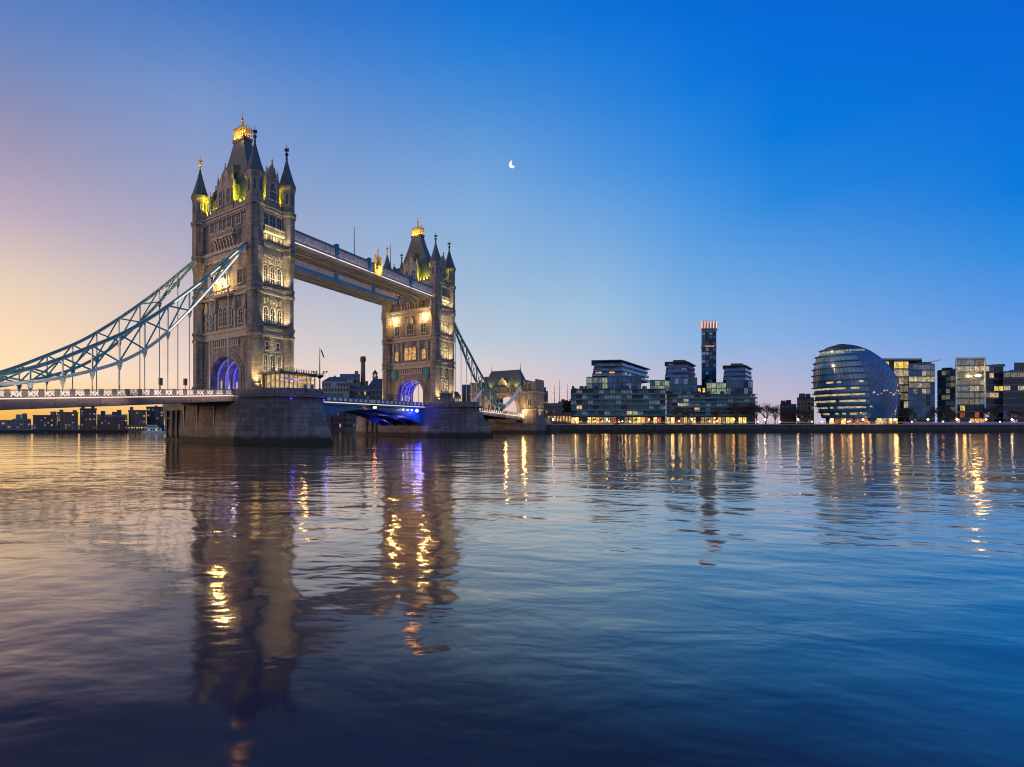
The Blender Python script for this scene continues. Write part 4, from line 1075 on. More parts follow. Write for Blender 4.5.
def grid_windows(r, p0, p1, z0, z1, rows, cols, picks, rng, wf=.62, hf=.6, framemat=GREYC, limit=100, skip=0.0, lit_rows=None, name='window', bars=1):
    """rows of separate windows on the wall from p0 to p1 (ground plan, left to right as seen from outside)"""
    p0, p1 = Vector((p0[0], p0[1], 0)), Vector((p1[0], p1[1], 0))
    d = (p1 - p0); ln = d.length; d.normalize(); ang = math.atan2(d.y, d.x)
    org = Vector(r['_org'])
    cw, ch = ln / cols, (z1 - z0) / rows
    w_, h_ = cw * wf, ch * hf
    f = MB(); t = min(.12, w_ * .08)
    f.box(-w_ / 2 - t, w_ / 2 + t, -.14, .05, h_, h_ + t); f.box(-w_ / 2 - t, w_ / 2 + t, -.2, .05, -t * 1.3, 0); f.box(-w_ / 2 - t, -w_ / 2, -.14, .05, 0, h_); f.box(w_ / 2, w_ / 2 + t, -.14, .05, 0, h_)
    for k in range(bars):
        x = -w_ / 2 + w_ * (k + 1) / (bars + 1); f.box(x - .05, x + .05, -.1, -.05, 0, h_)
    fm = f.mesh(name, framemat)
    pm = MB().box(-w_ / 2, w_ / 2, -.06, -.03, 0, h_).mesh('pane', PANE)
    n = 0
    for i in range(rows):
        for j in range(cols):
            if rng.random() < skip or n >= limit: continue
            n += 1
            pos = p0 + d * (cw * (j + .5)) - org + Vector((0, 0, z0 + ch * (i + (1 - hf) * .5)))
            o = link(name, fm, r, pos, ang); q = link('pane', pm, o)
            pk = lit_rows[i] if lit_rows and i in lit_rows else picks
            shared(q, [rng.choices([a for a, b in pk], [b for a, b in pk])[0]])
    return n
def plan(pxl, pxr, Y, depth, Yr=None):
    """front edge between two sight lines; the flanks run straight back along them"""
    Yr = Yr or Y
    a, b = (wx(pxl, Y), Y), (wx(pxr, Yr), Yr)
    k1, k2 = (Y + depth) / Y, (Yr + depth) / Yr
    return [a, b, (b[0] * k2, b[1] * k2), (a[0] * k1, a[1] * k1)]
E_SOFT = lit_room('lit_soft', (1.0, .76, .44), .55, .5)
E_DIMC = lit_room('lit_dim_cream', (1.0, .86, .62), .2, 1.2)
DAY = [(PANE, 6), (G_PALE, 2), (E_WARM, .5)]
def town_house(name, label, cat, pxl, pxr, ytop, Y, depth, wall, rows, cols, seed, group=None, picks=DAY, roof=None, rh=0, z0=G0, wf=.55, hf=.58, extras=True, Yr=None, lit_rows=None):
    rng = random.Random(seed)
    pl = plan(pxl, pxr, Y, depth, Yr)
    cx, cy = sum(p[0] for p in pl) / 4, sum(p[1] for p in pl) / 4
    r = thing(name, label, cat, (cx, cy, z0), 0, group, (cx, cy, z0))
    zt = wz(ytop, Y)
    MB().prism(pl, z0 - 1.5, zt).build('wall', wall, r)
    if roof == 'gable':
        m = MB(); zr = zt + rh
        a, b, c2, d2 = [Vector((*p, zt + .003)) for p in pl]
        e, f = (a + d2) / 2 + Vector((0, 0, rh)), (b + c2) / 2 + Vector((0, 0, rh))
        m.add([a, b, c2, d2, e, f], [(0, 1, 5, 4), (1, 2, 5), (2, 3, 4, 5), (3, 0, 4), (3, 2, 1, 0)]); rf = m.build('roof', SLATE, r)
    elif roof == 'hip':
        m = MB(); c0 = Vector((cx, cy, 0)); top = [(p[0] * .45 + cx * .55, p[1] * .45 + cy * .55) for p in pl]
        m.rings([[(x, y, zt + .003) for x, y in pl], [(x, y, zt + rh) for x, y in top]]); rf = m.build('roof', SLATE, r)
    else:
        m = MB()
        for p, q in zip(pl, pl[1:] + pl[:1]): m.beam((*p, zt + .25), (*q, zt + .25), .35, .5)
        rf = m.build('parapet', wall, r)
    if extras:
        for k in range(rng.randint(1, 3)):
            f = rng.uniform(.12, .88); g = rng.uniform(.3, .6)
            x = (pl[0][0] * (1 - f) + pl[1][0] * f) * (1 - g) + (pl[3][0] * (1 - f) + pl[2][0] * f) * g
            y = (pl[0][1] * (1 - f) + pl[1][1] * f) * (1 - g) + (pl[3][1] * (1 - f) + pl[2][1] * f) * g
            s = rng.uniform(.5, 1.3); h = rng.uniform(1.2, 2.4) + (rh if roof else 0)
            MB().box(x - s, x + s, y - .7, y + .7, zt + .02, zt + h).build('roof_plant' if not roof else 'chimney', wall if roof else GREYC, r)
    grid_windows(r, pl[0], pl[1], z0 + .6, zt - .3, rows, cols, picks, rng, wf, hf, lit_rows=lit_rows)
    return r, pl, zt

E_DIM = lit_room('lit_dim', (1.0, 0.62, 0.3), .4, .6)
NIGHT = [(PANE, 9), (G_PALE, .8), (E_DIM, 1.2), (E_WARM, .2)]
SH = 'waterside blocks under the left span'
for px0, px1, yt, wall, rows, cols, lab, roof, rh, Y in (
    (-40, 12, 421, GREYC, 2, 9, 'low grey waterside block cut by the left picture edge', None, 0, 256),
    (12, 31, 419.3, GREYC, 3, 5, 'small grey block with shallow roof second from the left picture edge', 'hip', .7, 256),
    (33, 57, 416, DARKC, 5, 7, 'flat topped dark waterside block under the bridge span', None, 0, 254),
    (57.3, 78, 413, BRICK_Y, 6, 6, 'yellow-brown brick flats with many small windows under the span', None, 0, 255),
    (80, 96.5, 409.3, BRICK_R, 7, 4, 'tallest red brick flats with flat overhanging roof under the span', None, 0, 256),
    (97, 127.5, 416.5, BRICK_R, 5, 9, 'long low red brick terrace with pitched roof under the span', 'gable', 1.2, 255),
    (128.5, 146, 411, BRICK_Y, 6, 5, 'pale brick flats beside the moored white boat', None, 0, 258),
    (146.5, 164, 407.5, DARKC, 7, 4, 'tall dark block behind the moored white boat', None, 0, 266)):
    town_house('waterside_block', lab, 'building', px0, px1, yt, Y, 16, wall, rows, cols, int(px0 * 7) & 1023, SH, NIGHT, roof, rh, 1.3, wf=.45, hf=.5)
# middle: seen between the two towers
town_house('pale_warehouse', 'pale stone warehouse with dark sloping roof seen between the towers', 'building', 322, 349, 381.5, 292, 25, RENDER, 8, 9, 31, None, [(PANE, 5), (G_PALE, 1)], 'hip', 3.2)
town_house('brick_warehouse', 'dark warehouse with pitched roof left of the tall chimney', 'building', 340, 360, 378, 322, 20, GREYC, 8, 6, 32, None, [(PANE, 5), (G_PALE, 1)], 'gable', 3.5)
town_house('gabled_house', 'pale gabled building at the foot of the tall chimney', 'building', 355, 369.5, 390, 288, 14, BRICK_Y, 6, 5, 33, None, [(PANE, 5), (G_PALE, 1), (E_WARM, .6)], 'gable', 3.0)
r, pl, zt = town_house('cupola_building', 'dark blue roofed building crowned by a small cupola', 'building', 366, 392, 389, 305, 22, GREYC, 6, 8, 34, None, [(PANE, 5), (G_PALE, 1), (E_WARM, .5)], 'hip', 6.5)
cx, cy = wx(375, 318), 318
m = MB(); m.lathe([(zt + 5.5, 1.5), (zt + 7.6, 1.5), (zt + 7.65, 1.7), (zt + 7.9, 1.7)], cx, cy, 8); m.lathe([(zt + 10.2, 1.75), (zt + 10.5, 1.7), (zt + 11.5, .9), (zt + 12.6, .08)], cx, cy, 8)
for k in range(8): m.tube((cx + 1.3 * math.cos(k * PI / 4), cy + 1.3 * math.sin(k * PI / 4), zt + 7.9), (cx + 1.3 * math.cos(k * PI / 4), cy + 1.3 * math.sin(k * PI / 4), zt + 10.2), .16)
m.build('cupola', IRON, r)
cx, cy = wx(363, 330), 330
r = thing('brick_chimney', 'tall round brick chimney between the two bridge towers', 'chimney', (cx, cy, G0), 0, None, (cx, cy, G0))
MB().lathe([(G0, 2.1), (6, 2.0), (42.0, 1.35), (43.5, 1.4)], cx, cy, 16).build('shaft', BRICK_Y, r)
MB().lathe([(43.4, 1.5), (44.0, 1.85), (45.6, 1.85), (46.2, 1.6), (46.8, 1.6)], cx, cy, 16).build('cap', BRICK_R, r)
# under the middle span
for px0, px1, yt, lab, wall, sd in ((318, 331, 406, 'brick warehouse with rows of windows seen under the lifting road, nearer the left pier', BRICK_Y, 41), (331.3, 344, 404.5, 'second brick warehouse seen under the lifting road, with larger windows', BRICK_R, 42), (344.3, 358, 405.5, 'third warehouse under the lifting road, next to the farther pier', BRICK_Y, 43)):
    town_house('wharf_building', lab, 'building', px0, px1, yt, 283 + (px0 - 318) * .15, 8, wall, 4, 5, sd, 'wharf buildings under the middle span', [(PANE, 6), (E_WARM, 1), (G_PALE, 1)], z0=1.3)
# right of the farther tower
town_house('roofed_block', 'brick block with dark pitched roof right behind the farther pier', 'building', 462, 486, 393, 300, 18, BRICK_R, 6, 9, 51, None, [(PANE, 5), (E_WARM, 1.2)], 'gable', 5.5)
town_house('dark_warehouse', 'dark warehouse behind the far side span, left of the gatehouse', 'building', 483, 503, 383, 312, 18, BRICK_Y, 8, 7, 52, None, [(PANE, 5), (E_WARM, .7)], 'hip', 2.2)
town_house('kiosk_cafe', 'small gold lit pavilion at the shoreward end of the farther pier', 'pavilion', 449, 461, 396.5, 184, 5, TRIM, 1, 5, 53, None, [(E_GOLD, 3), (E_RED, 1)], 'hip', 1.8, ZB, extras=False)
town_house('brick_house', 'dark red brick house directly right of the gatehouse', 'building', 539, 548, 395, 268, 14, BRICK_R, 6, 3, 54, None, NIGHT, 'gable', 2.5)
town_house('grey_roof_block', 'low block with grey flat roof between two red brick buildings', 'building', 547, 563, 404, 284, 14, GREYC, 4, 6, 55, None, NIGHT)
town_house('red_brick_block', 'red brick block beside the long glass podium', 'building', 561.5, 573, 402, 290, 14, BRICK_R, 5, 4, 56, None, NIGHT)
town_house('lit_pavilion', 'low orange lit pavilion on the quay between gatehouse and glass podium', 'pavilion', 547, 571, 413.5, 271, 6, BRICK_R, 1, 8, 57, None, [(E_ORANGE, 3), (E_WARM, 2), (PANE, 1)], extras=False)
for px, yt, lab in ((554.5, 385, 'thin bare mast above the grey roofed block, left one'), (559.5, 380, 'thin bare mast above the grey roofed block, middle and tallest'), (567.5, 384, 'thin bare mast above the red brick block')):
    r = thing('mast', lab, 'mast', (wx(px, 300), 300, G0), 0, 'bare masts over the rooftops'); h = wz(yt, 300) - G0
    MB().lathe([(0, .22), (h * .6, .14), (h, .06)], 0, 0, 6).build('pole', IRON, r); MB().box(-1.2, 1.2, -.05, .05, h * .8, h * .8 + .1).build('spreader', IRON, r)

# --- the long glass riverside podium with three stepped crowns, and the slender tower
def storey(m, pl, z0, z1, inset=0, mi=0):
    cx, cy = sum(p[0] for p in pl) / len(pl), sum(p[1] for p in pl) / len(pl)
    q = [(x + (cx - x) * inset, y + (cy - y) * inset) for x, y in pl]
    m.prism(q, z0, z1, mi); return q
def podium(pxl, pxr, ytop, label, seed, Y):
    rng = random.Random(seed)
    pl = plan(pxl, pxr, Y, 34); cx, cy = sum(p[0] for p in pl) / 4, sum(p[1] for p in pl) / 4
    r = thing('glass_apartments', label, 'building', (cx, cy, G0), 0, 'riverside glass apartment blocks', (cx, cy, G0))
    zt = wz(ytop, Y); zg = G0 + 4.6
    q = [(p[0], p[1] + 1.2) for p in pl]
    MB().prism(q, G0 - 1, zg).build('shop_front', DARKC, r)
    n = 5; fh = (zt - zg) / n
    MB().prism(q, zg + .003, zt).build('wall', DARKC, r)
    for i in range(n + 1):
        m = MB(); z = zg + fh * i
        m.prism([(pl[0][0], pl[0][1] - .5), (pl[1][0], pl[1][1] - .5), (pl[1][0], pl[1][1] + 1.195), (pl[0][0], pl[0][1] + 1.195)], z - .14, z + .14)
        m.build('floor_slab', GREYC, r)
    for i in range(n):
        z = zg + fh * i + .223
        MB().box(pl[0][0] + .1, pl[1][0] - .1, Y - .45, Y - .4, z, z + .55).build('balcony_glass', G_TEAL, r)
        cols = int((pl[1][0] - pl[0][0]) / 2.9)
        grid_windows(r, q[0], q[1], zg + fh * i, zg + fh * (i + 1), 1, cols, [(G_TEAL, 7), (G_DARK, 3), (G_PALE, 4), (E_GREEN, .25), (E_WARM, .28)], rng, .94, .84, DARKC)
    cols = int((pl[1][0] - pl[0][0]) / 2.2)
    grid_windows(r, q[0], q[1], G0 + .2, zg - .3, 1, cols, [(E_YEL, 2.5), (E_GOLD, 2.5), (E_ORANGE, 1.2), (E_DIM, 4), (PANE, 8), (E_RED, 1)], rng, .84, .8, IRON, name='shop_window')
    for k in range(9):                       # planters, parasols and kit on the roof terrace
        x = rng.uniform(pl[0][0] + 2, pl[1][0] - 2); m = MB(); m.box(x - 1, x + 1, Y + 1.6, Y + 2.6, zt, zt + .6)
        for _ in range(5):
            a = x + rng.uniform(-1, 1); m.lathe([(zt + .6, .1), (zt + .9, .45), (zt + 1.6, .3), (zt + 1.9, .02)], a, Y + 2.1, 6)
        m.build('roof_planter', DARKC, r)
    return r, pl, zt
pod1, pl1, zt1 = podium(572, 667, 389, 'left half of the long glass podium, golden lit restaurants below', 61, 280)
pod2, pl2, zt2 = podium(668, 757, 394.2, 'right half of the long glass podium, behind bare trees', 62, 283)
def crown(label, boxes, slabs, seed):
    """boxes: (pxl, pxr, ytop, ybot, Y, depth, glazing) sheer glass boxes; slabs: list of (plan, ztop list) set-back balcony floors"""
    rng = random.Random(seed)
    pb = plan(boxes[0][0], boxes[-1][1], boxes[0][4], 20); cx, cy = sum(p[0] for p in pb) / 4, sum(p[1] for p in pb) / 4
    zb = wz(boxes[0][3], boxes[0][4])
    r = thing('apartment_crown', label, 'building', (cx, cy, zb), 0, 'upper apartment blocks over the glass podium', (cx, cy, zb))
    for pxl, pxr, yt, yb, Y, dep, g in boxes:
        pl = plan(pxl, pxr, Y, dep); z0, z1 = wz(yb, Y) - .6, wz(yt, Y)
        MB().prism(pl, z0, z1).build('glass_box', g, r)
        m = MB(); ln = pl[1][0] - pl[0][0]; n = max(3, int(ln / 1.6))
        for i in range(n + 1): x = pl[0][0] + ln * i / n; m.box(x - .06, x + .06, Y - .1, Y + .02, z0, z1)
        m.box(pl[0][0], pl[1][0], Y - .14, Y - .103, z1 - .3, z1 + .1); m.box(pl[0][0], pl[1][0], Y - .14, Y - .103, (z0 + z1) / 2 - .08, (z0 + z1) / 2 + .08)
        m.build('mullions', GREYC, r)
        if g is G_TEAL: grid_windows(r, pl[0], pl[1], z0 + .5, z1 - .3, 2, max(4, int(ln / 2.3)), [(G_TEAL, 4), (G_BLUE, 3), (G_DARK, 2), (G_PALE, .7)], rng, .9, .86, DARKC)
        else: grid_windows(r, pl[0], pl[1], z0 + .5, z1 - .3, 2, max(3, int(ln / 2.6)), [(E_GREEN, 5), (E_GREEND, 4), (G_TEAL, 1)], rng, .92, .9, GREYC)
    for pl, z0, nf, fh, lit in slabs:
        cx_, cy_ = sum(p[0] for p in pl) / len(pl), sum(p[1] for p in pl) / len(pl)
        for i in range(nf):
            z = z0 + fh * i
            k = 1 - .035 * i
            big = [(cx_ + (x - cx_) * k, cy_ + (y - cy_) * k) for x, y in pl]
            inn = [(cx_ + (x - cx_) * k * .9, cy_ + (y - cy_) * k * .9) for x, y in pl]
            MB().prism(big, z, z + .4).build('balcony_slab', SLABC, r)
            MB().prism(inn, z + .403, z + fh - .003).build('storey', G_DARK, r)
            for a, b in list(zip(inn, inn[1:]))[:2]:
                ln = math.dist(a, b)
                grid_windows(r, a, b, z + .4, z + fh, 1, max(2, int(ln / 3)), lit.get(i, [(G_BLUE, 4), (G_DARK, 4), (G_PALE, 1.5)]), rng, .86, .8, GREYC)
            m = MB()
            for a, b in list(zip(big, big[1:]))[:2]:
                m.beam((*a, z + .95), (*b, z + .95), .05, 1.0)
            m.build('balcony_glass', G_BLUE, r)
        z = z0 + fh * nf; k = 1.02
        MB().prism([(cx_ + (x - cx_) * k, cy_ + (y - cy_) * k) for x, y in pl], z, z + .45).build('roof_slab', DARKC, r)
        MB().prism([(cx_ + (x - cx_) * .5, cy_ + (y - cy_) * .5) for x, y in pl], z + .453, z + 2.2).build('roof_plant', DARKC, r)
    return r
crown('left stepped crown of the glass podium, largest, with an orange lit flat at its corner',
      [(586.5, 607.5, 377, 388.5, 288, 18, DARKC), (607.8, 641, 376, 389, 287, 26, G_TEAL)],
      [([(wx(592, 290), 290), (wx(622, 288), 288), (wx(650, 335), 335), (wx(640, 345), 345), (wx(592, 312), 312)], wz(376, 290), 3, 2.75, {0: [(E_ORANGE, 3), (G_BLUE, 2), (PANE, 2)]})], 71)
crown('middle stepped crown of the glass podium with pale green side panel',
      [(650, 669.5, 380, 391, 291, 18, DARKC), (669.8, 697, 377.5, 391, 290, 24, G_TEAL)],
      [([(wx(665, 293), 293), (wx(688, 291), 291), (wx(696, 312), 312), (wx(690, 318), 318), (wx(665, 312), 312)], wz(377.2, 292), 3, 2.75, {})], 72)
crown('right stepped crown of the glass podium, just right of the slender tower',
      [(706.5, 726, 382.5, 394, 293, 18, DARKC), (726.3, 752.5, 380, 395, 292, 24, G_TEAL)],
      [([(wx(723, 295), 295), (wx(746, 293), 293), (wx(752.5, 312), 312), (wx(746, 318), 318), (wx(723, 312), 312)], wz(380, 294), 3, 2.6, {})], 73)
# slender tower with lit fins
Y = 312
pl = plan(701.5, 716.2, Y, 9); cx, cy = sum(p[0] for p in pl) / 4, sum(p[1] for p in pl) / 4
r = thing('slender_tower', 'slender dark glass tower topped by glowing vertical fins', 'tower', (cx, cy, G0), 0, None, (cx, cy, G0))
zt = wz(328.5, Y)
MB().prism(pl, G0 - 1, zt).build('wall', DARKC, r)
rng = random.Random(81)
grid_windows(r, pl[0], pl[1], wz(395, Y), wz(347.5, Y), 12, 4, [(G_BLUE, 5), (G_DARK, 4), (G_PALE, .8)], rng, .86, .8, DARKC)
grid_windows(r, pl[0], pl[1], wz(345, Y), zt - .3, 5, 4, [(G_BLUE, 5), (G_DARK, 4), (G_PALE, .8)], rng, .86, .8, DARKC)
m = MB(); z = wz(346.8, Y); m.prism([(x + (x - cx) * .04, y + (y - cy) * .04) for x, y in pl], z, z + .8); m.build('collar', SLABC, r)
for k in range(3): x = pl[0][0] + (pl[1][0] - pl[0][0]) * (.3 + .2 * k); MB().box(x - .7, x + .7, pl[0][1] - .8, pl[0][1] - .55, z + .1, z + .5).build('collar_lamp', E_ORANGE, r)
for i in range(6):
    x = pl[0][0] + (pl[1][0] - pl[0][0]) * i / 5
    MB().box(x - .22, x + .22, pl[0][1] - .35, pl[0][1] + 1.2, zt - .2, wz(320.5, Y)).build('roof_fin', WHITEP, r)
    MB().box(x - .14, x + .14, pl[0][1] - .45, pl[0][1] - .353, zt + .3, wz(321.2, Y)).build('fin_light', emit('fin_light', (1, .62, .42), 1.6) if 'fin_light' not in MATS else MATS['fin_light'], r)
    xb = x * (pl[2][1] - .5) / pl[0][1]
    MB().box(xb - .22, xb + .22, pl[2][1] - 1.2, pl[2][1] + .3, zt - .2, wz(320.5, Y)).build('roof_fin', WHITEP, r)
MB().prism([(cx + (x - cx) * .8, cy + (y - cy) * .8) for x, y in pl], zt + .003, wz(323, Y)).build('lift_housing', emit('fin_glow', (1, .4, .16), .35), r)
# small lit rooftop room below it
town_house('roof_pavilion', 'small rooftop room with one yellow lit window at the slender tower foot', 'pavilion', 697, 706, 386, 296, 6, DARKC, 1, 2, 82, None, [(E_YEL, 1)], z0=wz(395, 296), extras=False)

# --- leaning glass egg hall
def egg_hall():
    Y = 283.0
    prof = [(418, 821, 895.5), (411, 817.5, 897.3), (404, 814.9, 898.4), (396, 813.2, 898.6), (388, 812.2, 897.6), (380, 811.8, 895.6), (373, 812, 891.6), (366, 812.7, 886.2), (359, 814.6, 879), (353, 817.2, 870.6), (349, 821.5, 862.5), (346.2, 828, 855), (344.6, 836, 847)]
    cx0 = wx(857, Y)
    r = thing('glass_egg_hall', 'round leaning egg-shaped glass hall with ringed lit storeys', 'hall', (cx0, Y, G0), 0, None, (cx0, Y, G0))
    n = 88
    def at(y):
        for (ya, la, ra), (yb, lb, rb_) in zip(prof, prof[1:]):
            if yb <= y <= ya:
                f = (ya - y) / (ya - yb); return la + (lb - la) * f, ra + (rb_ - ra) * f
        return prof[-1][1:]
    az = math.atan2(cx0, Y)                       # the ring frame looks at the camera along the sight line
    def ring(y, grow=0.0):
        l_, r_ = at(y); rad = (r_ - l_) / 2 * Y / FPX * math.cos(az) * 1.0 + grow
        mid = wx((l_ + r_) / 2, Y)
        return mid, rad, wz(y, Y)
    def pt(y, a, grow=0.0):
        mid, rad, z = ring(y, grow)
        # a = 0 right, -90deg towards the viewer
        x, q = rad * math.cos(a), rad * math.sin(a)
        return (mid + x * math.cos(-az) - q * math.sin(-az), Y + x * math.sin(-az) + q * math.cos(-az), z)
    A0, A1 = R(-72), R(112)                       # atrium side
    ys = [418 - (418 - 350) * i / 11 for i in range(12)]
    office = [A1 + (2 * PI + A0 - A1) * i / 60 for i in range(61)]
    rng = random.Random(5)
    m = MB(); m.rings([[pt(418.2, 2 * PI * k / n, -1.0)[:2] + (G0,) for k in range(n)], [pt(418, 2 * PI * k / n, -1.0)[:2] + (wz(418, Y) - .05,) for k in range(n)]])
    m.build('ground_floor', E_WARM if False else DARKC, r)
    for k in range(14):
        a = R(-150 + 11 * k); p = pt(418, a, .1); p2 = pt(418, a + R(8.4), .1)
        o = MB(); o.add([(p[0], p[1], G0 + .4), (p2[0], p2[1], G0 + .4), (p2[0], p2[1], wz(418.6, Y)), (p[0], p[1], wz(418.6, Y))], [(0, 1, 2, 3)])
        q = [Vector(v) for v in o.v]; nrm = (q[1] - q[0]).cross(q[3] - q[0]).normalized() * .15
        o = MB(); o.rings([[tuple(v) for v in q], [tuple(v + nrm) for v in q]])
        o.build('window', rng.choice([E_YEL, E_YEL, E_GOLD, E_DIM, PANE, E_RED]), r)
    for i in range(11):
        y0, y1 = ys[i], ys[i + 1]
        m = MB(); rows = []
        for y in (y0, (y0 + y1) / 2, y1): rows.append([pt(y, a) for a in office])
        vs = [p for q in rows for p in q]; k = len(office)
        m.add(vs, [(b * k + j, b * k + j + 1, (b + 1) * k + j + 1, (b + 1) * k + j) for b in range(2) for j in range(k - 1)])
        m.build('storey_glass', G_EGG, r)
        # overhanging shade ring
        m = MB(); a_, b_ = ring(y1)[0], 0
        z = wz(y1, Y)
        for j in range(k - 1):
            o1, o2, i1, i2 = pt(y1, office[j], 1.0), pt(y1, office[j + 1], 1.0), pt(y1, office[j], -.1), pt(y1, office[j + 1], -.1)
            m.add([o1[:2] + (z - .2,), o2[:2] + (z - .2,), o2[:2] + (z + .22,), o1[:2] + (z + .22,), i1[:2] + (z - .2,), i2[:2] + (z - .2,), i2[:2] + (z + .22,), i1[:2] + (z + .22,)], [(0, 1, 2, 3), (3, 2, 6, 7), (4, 5, 1, 0)])
        m.build('shade_ring', DARKC, r)
        # upright mullions
        m = MB()
        for a in office[::2]: m.beam(pt(y0, a, .06), pt(y1, a, .06), .12, .12)
        m.build('mullions', GREYC, r)
        if i in (1, 2, 3, 4, 5, 10) or i in (0,):
            for j in range(12, 58, 2):
                a = office[j]
                vis = math.degrees(a) % 360
                if not 176 < vis < 286: continue
                pr = {0: .5, 1: .9, 2: .97, 3: .97, 4: .95, 5: .6, 10: .9}[i]
                if rng.random() > pr: continue
                if i == 5 and vis < 225: continue
                f0, f1 = (.5, .8) if i != 10 else (.25, .7)
                pa = [pt(y0 + (y1 - y0) * f0, a, .1), pt(y0 + (y1 - y0) * f0, office[j + 2], .1), pt(y0 + (y1 - y0) * f1, office[j + 2], .1), pt(y0 + (y1 - y0) * f1, a, .1)]
                pb = [pt(y0 + (y1 - y0) * f0, a, .16), pt(y0 + (y1 - y0) * f0, office[j + 2], .16), pt(y0 + (y1 - y0) * f1, office[j + 2], .16), pt(y0 + (y1 - y0) * f1, a, .16)]
                o = MB(); o.rings([pa, pb]); o.build('lit_window', E_GREEN if i == 10 else (E_CREAM if i in (0, 1, 4) else E_SOFT), r)
    # the smooth leaning atrium with its diamond lattice
    at_ = [A0 + (A1 - A0) * i / 32 for i in range(33)]
    yy = [418 - (418 - 350) * i / 22 for i in range(23)]
    m = MB(); vs = [pt(y, a, .02) for y in yy for a in at_]; k = len(at_)
    m.add(vs, [(b * k + j, b * k + j + 1, (b + 1) * k + j + 1, (b + 1) * k + j) for b in range(22) for j in range(k - 1)])
    m.build('atrium_glass', G_EGGA, r)
    m = MB()
    for b in range(22):
        for j in range(32):
            if (b + j) % 2: m.beam(pt(yy[b], at_[j], .08), pt(yy[b + 1], at_[j + 1], .08), .06, .06)
            else: m.beam(pt(yy[b], at_[j + 1], .08), pt(yy[b + 1], at_[j], .08), .06, .06)
    m.build('diagrid', GREYC, r)
    for k in range(11):                            # lamps inside the atrium ramp
        a = R(-66 + 5.2 * k); p = pt(394 + 2.2 * math.sin(k * 1.3), a, .15); m = MB(); m.sphere(p, .32 + .2 * (k % 3 == 0), 8, 5); m.build('ramp_lamp', E_CREAM, r)
    # rounded cap
    m = MB(); m.rings([[pt(y, 2 * PI * k / n, g) for k in range(n)] for y, g in ((350, .03), (348.4, 0), (346.8, 0), (345.4, 0), (344.7, -1.2), (344.4, -4))]); m.build('roof_cap', DARKC, r)
    for k in range(14):
        a = R(-150 + 8 * k); o = MB(); o.beam(pt(352.4, a, .35), pt(352.4, a + R(6.5), .35), .1, .9); o.build('gallery_window', E_GREEN, r)
    light('POINT', 'plaza_light', r, (cx0 - 8, Y - 26, G0 + 4), 400, (1, .7, .25), rad=.5)
    return r
egg_hall()

# --- office blocks right of the hall
def office(label, parts, seed, cat='office block'):
    pl = plan(parts[0][0], parts[-1][1], parts[0][4], 20); cx, cy = sum(p[0] for p in pl) / 4, sum(p[1] for p in pl) / 4
    r = thing('office_block', label, cat, (cx, cy, G0), 0, 'glass office blocks', (cx, cy, G0)); rng = random.Random(seed)
    for pxl, pxr, yt, Yl, Yr, dep, wall, rows, cols, picks, lit_rows, wf, hf in [p[:2] + (p[2], p[4], p[5], p[6], p[7], p[8], p[9], p[10], p[11], p[12], p[13]) for p in parts]:
        pl = plan(pxl, pxr, Yl, dep, Yr); z1 = wz(yt, min(Yl, Yr))
        MB().prism(pl, G0 - 1, z1).build('wall', wall, r)
        m = MB()
        ch = (z1 - .3 - G0) / rows
        for i in range(1, rows):
            z = G0 + ch * i; m.beam((pl[0][0], pl[0][1] - .12, z), (pl[1][0], pl[1][1] - .12, z), .3, .28)
        m.build('floor_bands', GREYC, r)
        for k in range(3):
            f = rng.uniform(.15, .85); x = (pl[0][0] * (1 - f) + pl[1][0] * f) * 1.03; y = (pl[0][1] + pl[1][1]) / 2 + 8; q = rng.uniform(.8, 2)
            MB().box(x - q, x + q, y - 1, y + 1, z1 - .02, z1 + rng.uniform(.8, 1.8)).build('roof_plant', GREYC, r)
        grid_windows(r, pl[0], pl[1], G0, z1 - .3, rows, cols, picks, rng, wf, hf, DARKC, lit_rows=lit_rows, bars=3)
    return r
BLU = [(G_BLUE, 6), (G_TEAL, 2), (G_DARK, 2)]
o1 = office('glass office block right behind the egg-shaped hall, golden lit at its left half',
   [(884, 908.3, 360.5, 0, 287, 287, 24, GREYC, 8, 5, [(E_WARM, 2), (E_CREAM, 3), (E_DIMC, 5)], {0: [(PANE, 1)], 1: [(PANE, 2), (G_DARK, 1)], 2: [(G_DARK, 2), (E_CREAM, 1)], 6: [(E_CREAM, 2), (G_TEAL, 1)], 7: [(E_YEL, 1), (G_DARK, 1)]}, .93, .84),
    (908.6, 934.5, 363.5, 0, 284, 284, 26, GREYC, 10, 6, BLU, {5: [(E_CREAM, 2), (E_DIMC, 2), (G_BLUE, 2)], 6: [(E_DIMC, 3), (E_CREAM, 1), (G_BLUE, 2)], 7: [(E_WARM, 4), (E_CREAM, 2)], 8: [(E_CREAM, 1), (E_DIMC, 2), (G_BLUE, 3)], 9: [(G_PALE, 3), (G_BLUE, 1)], 0: [(G_DARK, 2), (E_PURPLE, .3)]}, .94, .8)], 91)
m = MB(); zt = wz(360.6, 287); pl = plan(882, 922, 285, 30); m.prism(pl, zt + .01, zt + 1.0); m.build('roof_slab', SLABC, o1)
